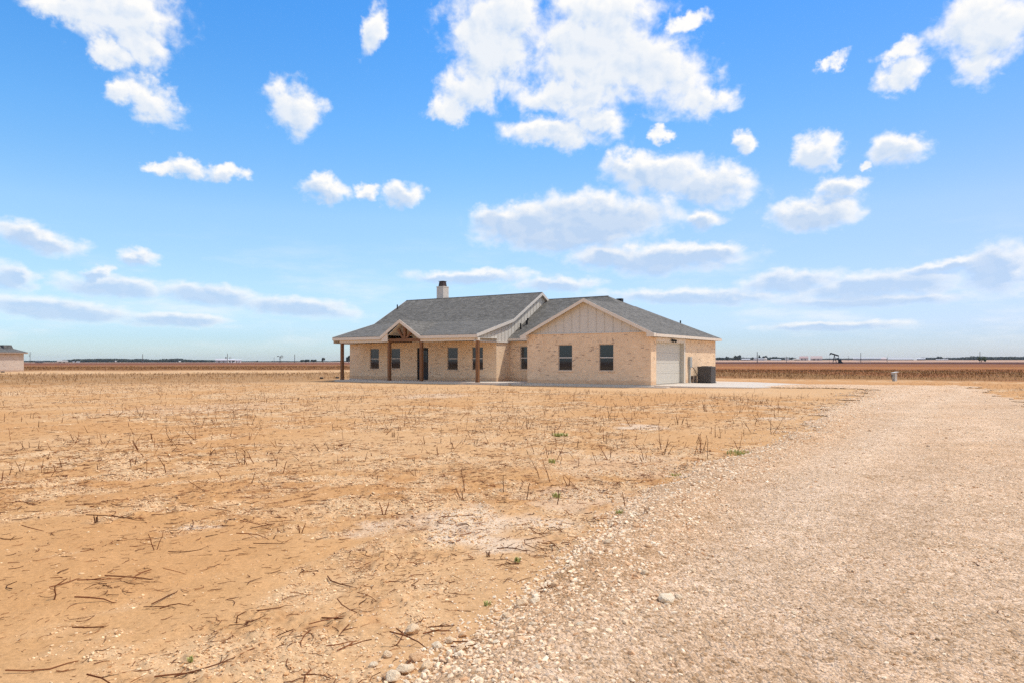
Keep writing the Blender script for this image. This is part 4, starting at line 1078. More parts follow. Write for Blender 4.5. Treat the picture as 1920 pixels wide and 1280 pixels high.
# pump jack
PX, PY, PZ = at(1566, 560)
pj = empty('pump_jack', (PX, PY, PZ), -math.atan2(PX, PY)); tag(pj, 'dark oil pump jack with raised horse head out on the plain', 'pump jack')
M['jack'] = flat_mat('dark_jack_paint', (.012, .014, .016), .6, .2)
k = 560 / FOC
def J(px, py, d=0): return ((px - 1566) * k, d, (678.6 - py) * k)
p = MB(); p.extrude([J(1557.8, 662.8, -.35), J(1556.2, 663.6, -.35), J(1556.0, 661.8, -.35), J(1557.2, 659.6, -.35), J(1558.6, 658.4, -.35), J(1560.0, 660.0, -.35)], (0, .7, 0)); p.build('horse_head', M['jack'], pj)
p = MB(); p.extrude([J(1558.9, 658.9, -.25), J(1572.4, 663.6, -.25), J(1572.2, 666.2, -.25), J(1558.7, 661.5, -.25)], (0, .5, 0)); p.build('walking_beam', M['jack'], pj)
for d_ in (-1.3, 1.3):
    for q in (1561.9, 1568.4):
        p = MB(); p.tube([J(q, 678.8, d_), J(1564.5, 663.4, d_ * .2)], .27, 6); p.build('samson_leg', M['jack'], pj)
p = MB(); p.tube([J(1562.9, 673, -.9), J(1567.0, 673, -.9)], .1, 5); p.tube([J(1563.5, 669, -.6), J(1566.0, 669, -.6)], .1, 5); p.build('ladder_brace', M['jack'], pj)
for d_ in (-.6, .6):
    p = MB(); p.tube([J(1571.8, 665, d_), J(1571.6, 674, d_)], .2, 6); p.build('pitman_arm', M['jack'], pj)
    p = MB(); p.extrude([J(1570.6, 672.2, d_ * 1.8), J(1574.8, 670.4, d_ * 1.8), J(1577.0, 673.0, d_ * 1.8), J(1575.4, 677.6, d_ * 1.8), J(1571.2, 678.0, d_ * 1.8)], (0, .35, 0)); p.build('counterweight', M['jack'], pj)
p = MB(); p.extrude([J(1571.4, 678.8, -.7), J(1571.4, 674.2, -.7), J(1575.2, 673.4, -.7), J(1577.6, 675.2, -.7), J(1580.6, 678.8, -.7)], (0, 1.4, 0)); p.build('gear_box', M['jack'], pj)
p = MB(); p.extrude([J(1560.8, 679.0, -1.4), J(1560.8, 678.2, -1.4), J(1580.6, 678.2, -1.4), J(1580.6, 679.0, -1.4)], (0, 2.8, 0)); p.build('base_skid', M['jack'], pj)
p = MB(); p.tube([J(1556.0, 662.5), J(1556.0, 678.6)], .05, 5); p.tube([J(1556.0, 678.8), J(1556.0, 676.2)], .16, 6); p.build('polished_rod', M['jack'], pj)
p = MB(); p.extrude([J(1567.8, 672.5, 1.6), J(1567.8, 668.6, 1.6), J(1572.6, 668.2, 1.6), J(1572.8, 672.5, 1.6)], (0, .6, 0)); p.build('belt_guard', flat_mat('teal_grey_paint', (.10, .15, .16), .6, .1), pj)

M['pole'] = flat_mat('weathered_pole', (.10, .085, .075), .9, .2)
def pole(px, Y, hpx, label, arms=1, w=.17, lean=0.0):
    x, y, z = at(px, Y); h = m_of(hpx, Y); t = empty('utility_pole', (x, y, z), -math.atan2(x, y)); tag(t, label, 'utility pole', 'utility poles across the plain')
    p = MB(); p.tube([(0, 0, -.3), (lean * h, 0, h)], [w, w * .75], 7); p.build('shaft', M['pole'], t)
    for a in range(arms):
        p = MB(); q = h * (.94 - .14 * a); p.box(-1.1 + lean * h, 1.1 + lean * h, -.07, .07, q - .07, q + .07); p.build('crossarm', M['pole'], t)
    if arms:
        p = MB(); p.tube([(-.5, 0, h * .62), (-.5, 0, h * .72)], .22, 8); p.build('transformer', M['acmetal'], t)
pole(56.5, 640, 21, 'utility pole with crossarm and transformer just past the neighbouring house', 2, .19)
pole(267.5, 980, 16, 'dark bare pole rising out of the western treeline', 0, .42)
pole(514, 830, 11, 'thin bare pole just west of the wind pump', 0, .2)
pole(552.5, 800, 16, 'tall bare pole between the wind pump and a round tree', 0, .34)
pole(1419.8, 700, 20, 'thick tall pole in front of the long white shed', 0, .40)
pole(1474.6, 760, 11.5, 'short thin pole in front of the small white block', 0, .26)
pole(1614, 690, 18.5, 'tall pole directly east of the pump jack', 0, .30)
pole(1663.4, 900, 9, 'short dark pole between two long metal sheds', 0, .34)
pole(1837.4, 705, 20, 'tall pole rising behind the lone round green tree', 0, .30)
pole(1590.8, 1300, 9, 'faint slim pole east of the pump jack near the horizon', 0, .3)
pole(426.5, 1180, 17, 'dark tall stack pole at the cotton gin', 0, .5)

# wind pump with a wheel and a tail vane
x, y, z = at(525, 850); wp_ = empty('wind_pump', (x, y, z), .6); tag(wp_, 'old wind pump with a wheel and tail vane on a stubby tower', 'wind pump')
h = m_of(12, 850)
p = MB()
for sx, sy in ((-1, -1), (1, -1), (1, 1), (-1, 1)): p.tube([(sx * 1.0, sy * 1.0, -.2), (sx * .3, sy * .3, h)], .13, 5)
for q in (.3, .6, .85):
    w_ = 1.0 - .7 * q
    for a, b in (((-1, -1), (1, -1)), ((1, -1), (1, 1)), ((1, 1), (-1, 1)), ((-1, 1), (-1, -1))): p.tube([(a[0] * w_, a[1] * w_, q * h), (b[0] * w_, b[1] * w_, q * h)], .08, 4)
p.build('tower', M['pole'], wp_)
p = MB(); cx, cz = 2.0, h - .3
for k_ in range(14):
    a = k_ * 2 * math.pi / 14; p.extrude([(cx + math.cos(a) * .4, -.3, cz + math.sin(a) * .4), (cx + math.cos(a - .12) * 1.7, -.3, cz + math.sin(a - .12) * 1.7), (cx + math.cos(a + .14) * 1.7, -.3, cz + math.sin(a + .14) * 1.7)], (0, .1, 0))
p.build('wheel', M['pole'], wp_)
p = MB(); p.tube([(2.0, 0, h - .3), (-1.6, 0, h + .1)], .12, 5); p.extrude([(-1.2, 0, h - .3), (-3.1, 0, h - .5), (-3.1, 0, h + .7), (-1.2, 0, h + .5)], (0, .1, 0)); p.build('tail_vane', M['pole'], wp_)

# far sheds and houses
def shed(name, px0, px1, Y, wall_px, roof_px, cw, cr, label, cat='shed', group=None, over=.4, ridge_in=0.0, door=True, dep=14.):
    """a long low building side on to the camera: walls, gable or hip roof, dark doorway"""
    x, y, z = at((px0 + px1) / 2, Y); L = m_of(px1 - px0, Y) / 2; hw = m_of(wall_px, Y); hr = m_of(roof_px, Y)
    t = empty(name, (x, y, z), -math.atan2(x, y)); tag(t, label, cat, group)
    p = MB(); p.box(-L, L, 0, dep, -1.5, hw); p.build('wall', flat_mat(name + '_wall', cw, .8, .06, .3), t)
    p = MB(); r_ = ridge_in * L
    p.slab([(-L - over, -over, hw), (L + over, -over, hw), (L + over - r_, dep / 2, hw + hr), (-L - over + r_, dep / 2, hw + hr)], .25); p.slab([(L + over, -over, hw), (L + over, dep + over, hw), (L + over - r_, dep / 2, hw + hr)], .25)
    p.slab([(-L - over, dep + over, hw), (-L - over, -over, hw), (-L - over + r_, dep / 2, hw + hr)], .25); p.slab([(L + over, dep + over, hw), (-L - over, dep + over, hw), (-L - over + r_, dep / 2, hw + hr), (L + over - r_, dep / 2, hw + hr)], .25)
    p.build('roof', flat_mat(name + '_roof', cr, .6, .06, .3), t)
    if door:
        for q in ((-.55, -.25), (.2, .45)):
            p = MB(); p.box(q[0] * L, q[1] * L, -.12, -.004, -.5, hw * .72); p.build('doorway', M['acmetal'], t)
    return t
WHT, GRY, TAN_, PNK, DRK = (.58, .58, .58), (.30, .31, .32), (.52, .43, .34), (.46, .31, .27), (.07, .065, .06)
shed('barn', 67, 80, 900, 2.2, 1.0, (.17, .17, .17), DRK, 'dark grey barn by the utility pole at the west horizon', 'barn')
shed('barn', 108, 126, 1000, 2.6, 2.2, TAN_, (.38, .35, .31), 'tan open sided barn with a broad roof at the west horizon', 'barn', ridge_in=.2)
shed('trailer', 136.5, 139.5, 950, 2.4, .3, WHT, WHT, 'narrow white trailer just west of a white van', 'trailer', door=False, dep=3.)
shed('trailer', 143.5, 149, 960, 2.0, .5, WHT, WHT, 'white box trailer in front of the western treeline', 'trailer', door=False, dep=3.)
shed('cabin', 216, 218, 1000, 3, .8, TAN_, WHT, 'tiny pale cabin in front of the western treeline', 'cabin', door=False, dep=4.)
shed('cabin', 336, 338.5, 1000, 2.6, .8, (.6, .55, .4), WHT, 'tiny yellowish cabin at the east end of the western treeline', 'cabin', door=False, dep=4.)
gin = shed('gin_building', 405, 426, 1180, 4.6, 2.8, (.33, .33, .34), (.50, .48, .49), 'long grey cotton gin building beside the dark silo', 'building')
x, y, z = at(423.6, 1190)
t = empty('silo', (x, y, z)); tag(t, 'dark slim silo standing over the cotton gin', 'silo')
p = MB(); p.tube([(0, 0, -1), (0, 0, 8.6)], .95, 12); p.build('tank', M['acmetal'], t); p = MB(); p.tube([(0, 0, 8.6), (0, 0, 9.6)], [1.05, .2], 12); p.build('conical_roof', M['pole'], t)
shed('gin_shed', 428, 440, 1190, 5.2, 1.3, (.74, .74, .74), (.66, .66, .68), 'white gin shed next to the dark stack pole', 'shed')
shed('gin_shed', 440.5, 452, 1200, 4.6, 1.5, (.64, .64, .65), (.56, .56, .58), 'paler shed at the east end of the cotton gin', 'shed')
for px_, hh, lab in ((430.5, 10, 'white vent stack on the west side of the gin shed'), (433, 11, 'grey vent stack next to the white one at the gin')):
    x, y, z = at(px_, 1205); t = empty('vent_stack', (x, y, z)); tag(t, lab, 'stack'); p = MB(); p.tube([(0, 0, -1), (0, 0, m_of(hh, 1205))], .45, 8); p.build('pipe', M['boxmetal'], t); p = MB(); p.tube([(0, 0, m_of(hh, 1205)), (0, 0, m_of(hh, 1205) + .7)], [.8, .1], 8); p.build('rain_cap', M['boxmetal'], t)
shed('long_shed', 1391, 1406, 1420, 1.8, 1.7, (.36, .28, .22), (.46, .46, .46), 'low brown shed with a whitish roof behind the first trees east of the house', 'shed')
shed('long_shed', 1412, 1433, 1400, 3.0, 1.1, (.52, .51, .51), (.46, .46, .46), 'long white shed behind the thick pole', 'shed', door=False)
x, y, z = at(1435, 1395); t = empty('round_tank', (x, y, z)); tag(t, 'white domed tank at the end of the long white shed', 'tank')
p = MB(); p.tube([(0, 0, -1), (0, 0, 3.2)], 3.0, 16); p.build('shell', M['white'], t); p = MB(); p.tube([(0, 0, 3.2), (0, 0, 4.6), (0, 0, 5.3)], [3.05, 2.1, .3], 16); p.build('dome', M['white'], t)
shed('long_shed', 1446, 1464, 1440, 1.2, 1.2, (.62, .60, .58), (.46, .46, .46), 'low white roofed shed below a dark clump of trees', 'shed')
shed('white_block', 1472.2, 1479, 1400, 3.4, .6, WHT, (.46, .46, .46), 'small bright white block building by a short pole', 'building', door=False)
shed('outbuilding', 1489, 1500, 1380, 2.2, 1.0, (.50, .42, .33), (.55, .48, .40), 'low tan outbuilding before the pink roofed house', 'shed')
shed('farm_house', 1499, 1515, 1400, 4.4, 3.4, (.58, .50, .46), (.42, .28, .25), 'pink roofed two storey house west of the pump jack', 'house', ridge_in=.12)
shed('farm_house', 1520.5, 1541, 1390, 3.6, 4.6, (.44, .38, .37), (.47, .36, .32), 'wide brown pink house closest to the pump jack', 'house', ridge_in=.05)
shed('metal_shed', 1602, 1656, 1500, 3.2, 2.4, (.33, .34, .35), (.46, .46, .46), 'very long grey metal shed with a white roof east of the tall pole', 'shed', door=False)
shed('pink_shed', 1652.5, 1662, 1420, 2.8, 2.6, (.50, .39, .35), (.56, .45, .42), 'small pinkish gabled shed between two metal sheds', 'shed', ridge_in=.5, door=False)
shed('metal_shed', 1667, 1710, 1520, 1.6, 3.2, (.30, .29, .28), (.46, .46, .46), 'long white roofed metal shed east of the short pole', 'shed', door=False, ridge_in=.08)
shed('carport', 1720, 1734, 1480, 2.4, 1.4, (.07, .07, .07), (.60, .60, .62), 'dark open carport with a light roof', 'carport', door=False)
shed('low_shed', 1756, 1768, 1430, 1.3, .8, (.68, .66, .62), (.46, .46, .46), 'low cream shed under a dark tree', 'shed', door=False)
shed('low_shed', 1769, 1777, 1450, 2.0, .8, WHT, (.46, .46, .46), 'small white shed just east of the low cream one', 'shed', door=False)
shed('boom_rack', 1610, 1632, 1100, .35, .1, DRK, DRK, 'low black pipe rack at the foot of the tall pole', 'rack', door=False, dep=2., over=.1)

# trees: tapered trunk, limbs, and a crown of many small leaf clumps
def leaf_mat(name, a, b_): return island_mat(name, [(0, a), (.5, tuple(.5 * (p + q) for p, q in zip(a, b_))), (1, b_)], .9)
M['leaf'] = leaf_mat('far_tree_leaves', (.036, .052, .046), (.105, .130, .108)); M['leafg'] = leaf_mat('green_tree_leaves', (.07, .10, .03), (.17, .20, .07)); M['leafp'] = leaf_mat('grey_tree_leaves', (.07, .075, .06), (.16, .16, .12))
M['bark'] = flat_mat('bark', (.10, .075, .055), .9, .2)
def crown_geo(lobes, n, size):
    cs = np.array([l[:3] for l in lobes]); rs = np.array([l[3:6] for l in lobes]); w_ = rs.prod(1) ** .7; idx = rng.choice(len(lobes), n, p=w_ / w_.sum())
    v = rng.normal(0, 1, (n, 3)); v /= np.linalg.norm(v, axis=1, keepdims=True); v *= rng.uniform(.35, 1.05, (n, 1)) ** .6
    c = cs[idx] + v * rs[idx]
    V = np.empty((n, 4, 3)); a = rng.normal(0, 1, (n, 3)); a /= np.linalg.norm(a, axis=1, keepdims=True); b_ = np.cross(a, rng.normal(0, 1, (n, 3))); b_ /= np.linalg.norm(b_, axis=1, keepdims=True)
    s_ = size * rng.uniform(.5, 1.3, (n, 1))
    for q, (i, j) in enumerate(((-1, -1), (1, -.7), (.8, 1), (-.9, .8))): V[:, q] = c + a * i * s_ + b_ * j * s_
    return V.reshape(-1, 3), np.arange(n * 4).reshape(n, 4)
def tree(px, Y, wpx, hpx, label, mat='leaf', trunk=.25, n=420, cat='tree', sparse=1.0):
    x, y, z = at(px, Y); w = m_of(wpx, Y) / 2; h = m_of(hpx, Y)
    t = empty('far_tree', (x, y, z)); tag(t, label, cat, 'single trees on the plain')
    lobes = []
    for k_ in range(max(4, int(3 + w / h * 4))):
        fx = random.uniform(-.75, .75); q = math.sqrt(max(0, 1 - (fx / .95) ** 2)); lobes.append((fx * w, random.uniform(-.5, .5) * w, h * (trunk + (1 - trunk) * random.uniform(.35, .45 + .3 * q)), w * random.uniform(.28, .42), w * .4, h * (1 - trunk) * random.uniform(.26, .38)))
    V, F = crown_geo(lobes, int(n * sparse), h * .06 + .12)
    o = np_mesh('crown', V, F, M[mat]); o.parent = t
    p = MB(); p.tube([(0, 0, -.4), (0, 0, h * trunk), (.03 * w, 0, h * .55)], [h * .045, h * .032, h * .015], 7)
    for l in lobes[:4]: p.tube([(0, 0, h * trunk * .9), (l[0] * .7, l[1] * .7, l[2])], [h * .02, h * .008], 5)
    p.build('trunk', M['bark'], t)
tree(572.5, 1000, 17, 7, 'broad round dark tree between the pole and a smaller tree', n=700, trunk=.1)
tree(588.5, 1010, 13, 6.4, 'dark tree tapering to the east beside the broad round one', n=500, trunk=.1)
tree(605.5, 900, 8.5, 10, 'small grey airy tree standing alone west of the porch', 'leafp', .3, 300, sparse=.8)
tree(654, 800, 13, 13, 'dark green tree half hidden behind the porch corner', n=600, trunk=.15)
tree(482, 1300, 5, 4, 'tiny dark bush west of the thin pole', n=160, trunk=.1)
tree(540, 1250, 6, 3.4, 'tiny low bush east of the wind pump', n=160, trunk=.1)
tree(386, 1250, 5, 4, 'small dark bush west of the cotton gin', n=160, trunk=.1)
tree(397.5, 1150, 5, 5, 'dark bush right beside the gin building', n=160, trunk=.1)
tree(431, 1130, 5, 4, 'dark shrub before the white gin shed', n=160, trunk=.1)
tree(437.5, 1130, 6, 4.4, 'dark wide shrub before the pale gin shed', n=180, trunk=.1)
tree(1346, 1250, 9, 7, 'dark tree closest to the garage corner on the horizon', n=360, trunk=.12)
tree(1355, 1260, 9, 6.4, 'dark tree second from the garage corner', n=360, trunk=.12)
tree(1364.5, 1230, 8, 8, 'upright dark tree third from the garage corner', n=360, trunk=.12)
tree(1384, 1240, 16, 10.5, 'biggest domed dark tree east of the garage', n=700, trunk=.12)
tree(1375, 1260, 8, 5, 'low bush between the upright and the domed tree', n=260, trunk=.12)
tree(1411, 1380, 6, 6, 'dark bush at the end of the long white shed', n=220, trunk=.12)
tree(1423.5, 1430, 5, 9.5, 'tall narrow dark tree behind the long white shed', n=220, trunk=.15)
tree(1432, 1440, 12, 8.5, 'arching dark tree over the white domed tank', n=360, trunk=.3)
tree(1451.5, 1455, 12, 7, 'dark flat topped clump over a low white roof', n=420, trunk=.12)
tree(1486.5, 1400, 11, 6, 'dark clump west of the pink roofed house', n=420, trunk=.12)
tree(1762, 1460, 12, 8, 'dark domed tree over the low cream shed', n=420, trunk=.12)
tree(1840.5, 690, 13, 10.5, 'lone round green tree at the foot of a tall pole', 'leafg', .18, 800)
tree(1736, 1490, 6, 5, 'small dark bush beside the open carport', n=200, trunk=.1)

# continuous tree belts and hedgerows along the horizon
def belt(px0, px1, Y, lo, hi, dens, mat, label, seed):
    """a far wood: one mass of leaf clumps over an uneven profile"""
    n = int((px1 - px0) * dens); px = rng.uniform(px0, px1, n)
    prof_ = lo + (hi - lo) * (.6 * fbm(px * .12, px * 0 + seed, seed, 3) + .4 * vnoise(px * .4, px * 0, seed))
    x = (px - 960) * Y / FOC; y = Y + rng.uniform(-25, 25, n); h = prof_ * Y / FOC * rng.random(n) ** .7
    z = height(x, y) + h
    a = rng.normal(0, 1, (n, 3)); a /= np.linalg.norm(a, axis=1, keepdims=True); b_ = np.cross(a, rng.normal(0, 1, (n, 3))); b_ /= np.linalg.norm(b_, axis=1, keepdims=True); s_ = rng.uniform(.35, 1.0, (n, 1))
    V = np.empty((n, 4, 3)); c = np.stack([x, y, z], 1)
    for q, (i, j) in enumerate(((-1, -1), (1, -.7), (.8, 1), (-.9, .8))): V[:, q] = c + a * i * s_ + b_ * j * s_
    o = np_mesh('treeline', V.reshape(-1, 3), np.arange(n * 4).reshape(n, 4), M[mat]); tag(o, label, kind='stuff')
belt(128, 345, 1500, 2.6, 8.8, 80, 'leaf', 'dark belt of trees along the west horizon', 11)
belt(345, 398, 1550, 2.6, 5.5, 90, 'leaf', 'thinning tree belt beyond the cotton gin', 12)
belt(45, 128, 1700, 1.4, 3.6, 70, 'leaf', 'low scrub at the far west horizon', 13)
belt(452, 660, 1900, .8, 2.8, 60, 'leafp', 'faint scrub along the horizon behind the wind pump', 14)
belt(1540, 1660, 2200, 1.8, 3.4, 60, 'leafp', 'faint scrub behind the pump jack', 15)
belt(1730, 1808, 2000, 2.4, 5.0, 80, 'leaf', 'low far trees behind the small sheds', 16)
belt(1806, 2010, 1600, 2.2, 8.2, 80, 'leaf', 'dark belt of trees along the east horizon', 17)
belt(1345, 1480, 1750, 2.6, 6.0, 70, 'leaf', 'trees behind the white sheds east of the house', 18)

# ------------------------------------------------------------------ sky, sun, camera
SU, SV, SZ_ = .42, .40, 1.0
sun_dir = Vector((SU * CT + SV * ST, -SU * ST + SV * CT, SZ_)).normalized()
el = math.asin(sun_dir.z); azm = math.atan2(sun_dir.x, sun_dir.y)
ld = bpy.data.lights.new('sun', 'SUN'); ld.energy = SUN_E; ld.angle = math.radians(.5); ld.color = (1.0, .955, .89)
lo_ = bpy.data.objects.new('sun', ld); C.objects.link(lo_); lo_.rotation_euler = (-sun_dir).to_track_quat('-Z', 'Y').to_euler(); lo_.location = (60, -20, 80)

CLOUDS = [(-1.45, 23.7, 3.94, 4.35, 0), (0.21, 25.42, 2.49, 2.49, 0), (-2.9, 20.3, 2.89, 1.86, 20), (-4.76, 18.79, 2.06, 0.91, 10), (6.6, 22.69, 6.14, 4.32, 0), (7.01, 25.42, 4.49, 2.06, 0), (10.45, 21.26, 5.61, 2.85, -20), (14.99, 18.97, 2.4, 1.28, -10), (4.14, 19.72, 4.54, 1.45, 0), (3.11, 17.06, 4.34, 1.24, -5), (6.19, 18.0, 2.87, 1.24, -20), (13.43, 23.97, 1.77, 0.81, 0), (-28.33, 22.55, 4.5, 2.01, 0), (-26.7, 20.77, 2.32, 1.48, -15), (-28.65, 19.95, 1.6, 1.09, -35), (-31.59, 22.19, 2.41, 1.06, 0), (-25.86, 17.52, 2.42, 1.49, -25), (-28.01, 17.61, 1.03, 0.95, 0), (-16.52, 18.3, 1.98, 1.99, -40), (-10.65, 23.85, 1.04, 2.04, -20), (-25.53, 13.29, 1.22, 0.52, 0), (-23.47, 13.32, 2.09, 0.76, -5), (-20.98, 13.33, 1.45, 0.7, 0), (-14.41, 12.63, 1.94, 1.0, 0), (-8.36, 12.5, 1.54, 1.07, 10), (-11.13, 12.44, 0.96, 0.53, 0), (-32.63, 8.04, 2.79, 1.05, -12), (-26.93, 7.2, 1.81, 0.63, -6), (-34.22, 5.36, 1.56, 0.89, -6), (-29.44, 5.96, 1.01, 0.54, 0), (-28.33, 5.05, 4.18, 0.73, -3), (-22.06, 4.78, 4.27, 0.73, -4), (-16.14, 4.05, 5.36, 0.68, -4), (-31.59, 3.41, 5.72, 0.71, -4), (-24.51, 2.89, 4.12, 0.53, 0), (32.78, 21.33, 3.81, 2.16, 0), (32.49, 19.08, 1.83, 1.68, 20), (27.84, 20.42, 1.62, 0.81, 0), (27.91, 19.11, 1.68, 1.03, 20), (23.47, 20.21, 1.4, 0.53, 25), (22.59, 14.56, 1.7, 1.3, 0), (27.84, 14.24, 2.01, 1.32, -8), (25.7, 13.34, 0.57, 0.41, 0), (17.36, 15.4, 1.06, 0.79, 0), (11.57, 17.02, 0.88, 0.61, 0), (11.05, 14.14, 4.39, 1.55, -6), (14.99, 12.87, 4.06, 1.52, -8), (8.84, 14.69, 2.02, 1.23, 0), (22.41, 10.49, 3.54, 1.3, 4), (23.82, 12.02, 1.73, 0.95, 0), (14.6, 10.58, 1.75, 0.88, 0), (1.04, 10.6, 4.56, 1.74, 8), (7.01, 11.04, 6.94, 1.98, 0), (4.14, 9.7, 7.01, 1.41, 0), (11.85, 7.73, 6.75, 1.3, 0), (15.37, 8.21, 2.7, 0.88, 0), (7.83, 8.03, 3.66, 1.03, 0), (-1.24, 10.92, 2.07, 1.24, 0), (-3.11, 6.54, 5.58, 0.66, 0), (3.52, 5.93, 3.72, 0.54, 2), (20.62, 5.68, 3.99, 0.74, 3), (26.53, 5.24, 6.64, 0.82, 4), (33.65, 5.91, 2.01, 1.55, 15), (13.82, 4.85, 8.6, 0.56, -2), (30.68, 6.28, 3.68, 0.5, 5), (25.53, 4.25, 7.76, 0.45, 0), (23.47, 2.54, 5.58, 0.34, 0)]
world = bpy.data.worlds.new('World'); bpy.context.scene.world = world; world.use_nodes = True
nt = world.node_tree; nt.nodes.clear(); Lk = nt.links.new
out = nt.nodes.new('ShaderNodeOutputWorld')
sky = nt.nodes.new('ShaderNodeTexSky'); sky.sky_type = 'NISHITA'; sky.sun_disc = False; sky.sun_elevation = el; sky.sun_rotation = azm
sky.air_density = 1.0; sky.dust_density = 0.6; sky.ozone_density = 3.0; sky.altitude = 900
hs = nt.nodes.new('ShaderNodeHueSaturation'); hs.inputs['Saturation'].default_value = SKY_SAT; hs.inputs['Value'].default_value = 1.0; Lk(sky.outputs[0], hs.inputs['Color'])
bg = nt.nodes.new('ShaderNodeBackground'); bg.inputs[1].default_value = SKY_S

def mth(op, a, b=None, c=None, clamp=False):
    n = nt.nodes.new('ShaderNodeMath'); n.operation = op; n.use_clamp = clamp
    for s, v in zip(n.inputs, (a, b, c)):
        if v is None: continue
        if isinstance(v, (int, float)): s.default_value = v
        else: Lk(v, s)
    return n.outputs[0]
tc = nt.nodes.new('ShaderNodeTexCoord'); sp = nt.nodes.new('ShaderNodeSeparateXYZ'); Lk(tc.outputs['Generated'], sp.inputs[0])
A = mth('MULTIPLY', mth('ARCTAN2', sp.outputs[0], sp.outputs[1]), 57.29578)
E = mth('MULTIPLY', mth('ARCSINE', sp.outputs[2]), 57.29578)
# the air near the ground is hazier and less bright than the clear-sky model gives
er = mth('DIVIDE', mth('MAXIMUM', E, 0.0), 45.0)
rp = nt.nodes.new('ShaderNodeValToRGB'); Lk(er, rp.inputs[0]); els = rp.color_ramp.elements
for q, (p_, c_) in enumerate(SKY_RAMP):
    el_ = els[q] if q < 2 else els.new(p_)
    el_.position = p_; el_.color = (*c_, 1)
sm = nt.nodes.new('ShaderNodeMix'); sm.data_type = 'RGBA'; sm.blend_type = 'MULTIPLY'; sm.inputs[0].default_value = 1; Lk(hs.outputs[0], sm.inputs[6]); Lk(rp.outputs[0], sm.inputs[7])
ra = nt.nodes.new('ShaderNodeValToRGB'); Lk(mth('MULTIPLY_ADD', A, 1 / 180.0, .5, True), ra.inputs[0]); ae = ra.color_ramp.elements
for q, (p_, c_) in enumerate(((.30, (1, 1, 1)), (.48, (1, .99, 1)), (.70, (.87, .78, .84)), (.95, (.87, .78, .84)))):
    el_ = ae[q] if q < 2 else ae.new(p_)
    el_.position = p_; el_.color = (*c_, 1)
sm2 = nt.nodes.new('ShaderNodeMix'); sm2.data_type = 'RGBA'; sm2.blend_type = 'MULTIPLY'; sm2.inputs[0].default_value = 1; Lk(sm.outputs[2], sm2.inputs[6]); Lk(ra.outputs[0], sm2.inputs[7]); Lk(sm2.outputs[2], bg.inputs[0])
def vec(a, b):
    n = nt.nodes.new('ShaderNodeCombineXYZ'); Lk(a, n.inputs[0]); Lk(b, n.inputs[1]); return n.outputs[0]
def nz(v, scale, detail, rough=.6, dist=0.0):
    n = nt.nodes.new('ShaderNodeTexNoise'); n.noise_dimensions = '3D'; n.inputs['Scale'].default_value = scale; n.inputs['Detail'].default_value = detail; n.inputs['Roughness'].default_value = rough; n.inputs['Distortion'].default_value = dist
    Lk(v, n.inputs['Vector']); return n
# clouds flatten towards the horizon
flat = mth('ADD', 1.0, mth('DIVIDE', 14.0, mth('ADD', mth('MAXIMUM', E, 0.0), 5.0)))
PN = vec(A, mth('MULTIPLY', E, flat))
w1 = nz(PN, .26, 4, .6); w2 = nz(PN, 1.05, 5, .62)
def wob(src, amp):
    n = nt.nodes.new('ShaderNodeVectorMath'); n.operation = 'SUBTRACT'; Lk(src.outputs['Color'], n.inputs[0]); n.inputs[1].default_value = (.5, .5, .5)
    m_ = nt.nodes.new('ShaderNodeVectorMath'); m_.operation = 'MULTIPLY'; Lk(n.outputs[0], m_.inputs[0])
    k_ = nt.nodes.new('ShaderNodeCombineXYZ'); k_.inputs[0].default_value = amp; Lk(mth('MULTIPLY', amp, mth('MINIMUM', 1.0, mth('ADD', .12, mth('MULTIPLY', mth('MAXIMUM', E, 0.0), .05)))), k_.inputs[1]); Lk(k_.outputs[0], m_.inputs[1])
    return m_.outputs[0]
def vadd(a, b):
    n = nt.nodes.new('ShaderNodeVectorMath'); n.operation = 'ADD'; Lk(a, n.inputs[0])
    if isinstance(b, tuple): n.inputs[1].default_value = b
    else: Lk(b, n.inputs[1])
    return n.outputs[0]
P0 = vadd(vadd(vec(A, E), wob(w1, 3.2)), wob(w2, 1.5))
def field(P):
    """how far inside the nearest cloud body a direction lies: 1 in its heart, 0 at its rim"""
    acc = None
    for a, e_, wa, we, t in CLOUDS:
        if e_ < 6: we *= 1.25
        mp = nt.nodes.new('ShaderNodeMapping'); mp.vector_type = 'TEXTURE'
        mp.inputs['Location'].default_value = (a, e_, 0); mp.inputs['Rotation'].default_value = (0, 0, math.radians(t)); mp.inputs['Scale'].default_value = (wa, we, 1)
        Lk(P, mp.inputs[0]); ln = nt.nodes.new('ShaderNodeVectorMath'); ln.operation = 'LENGTH'; Lk(mp.outputs[0], ln.inputs[0])
        if acc is None: acc = ln.outputs['Value']
        else:
            n = nt.nodes.new('ShaderNodeMath'); n.operation = 'SMOOTH_MIN'; Lk(acc, n.inputs[0]); Lk(ln.outputs['Value'], n.inputs[1]); n.inputs[2].default_value = .22; acc = n.outputs[0]
    return mth('SUBTRACT', 1.0, acc)
def smooth(x, a, b):
    n = nt.nodes.new('ShaderNodeMapRange'); n.interpolation_type = 'SMOOTHSTEP'; n.inputs['From Min'].default_value = a; n.inputs['From Max'].default_value = b; Lk(x, n.inputs['Value']); return n.outputs[0]
fb = nz(PN, .55, 8, .56, .2)
fbv = mth('SUBTRACT', fb.outputs[0], .5)
F0 = field(P0)
dn = mth('ADD', mth('MULTIPLY_ADD', F0, 1.35, .12), mth('MULTIPLY', fbv, mth('MULTIPLY_ADD', E, .045, .9)))
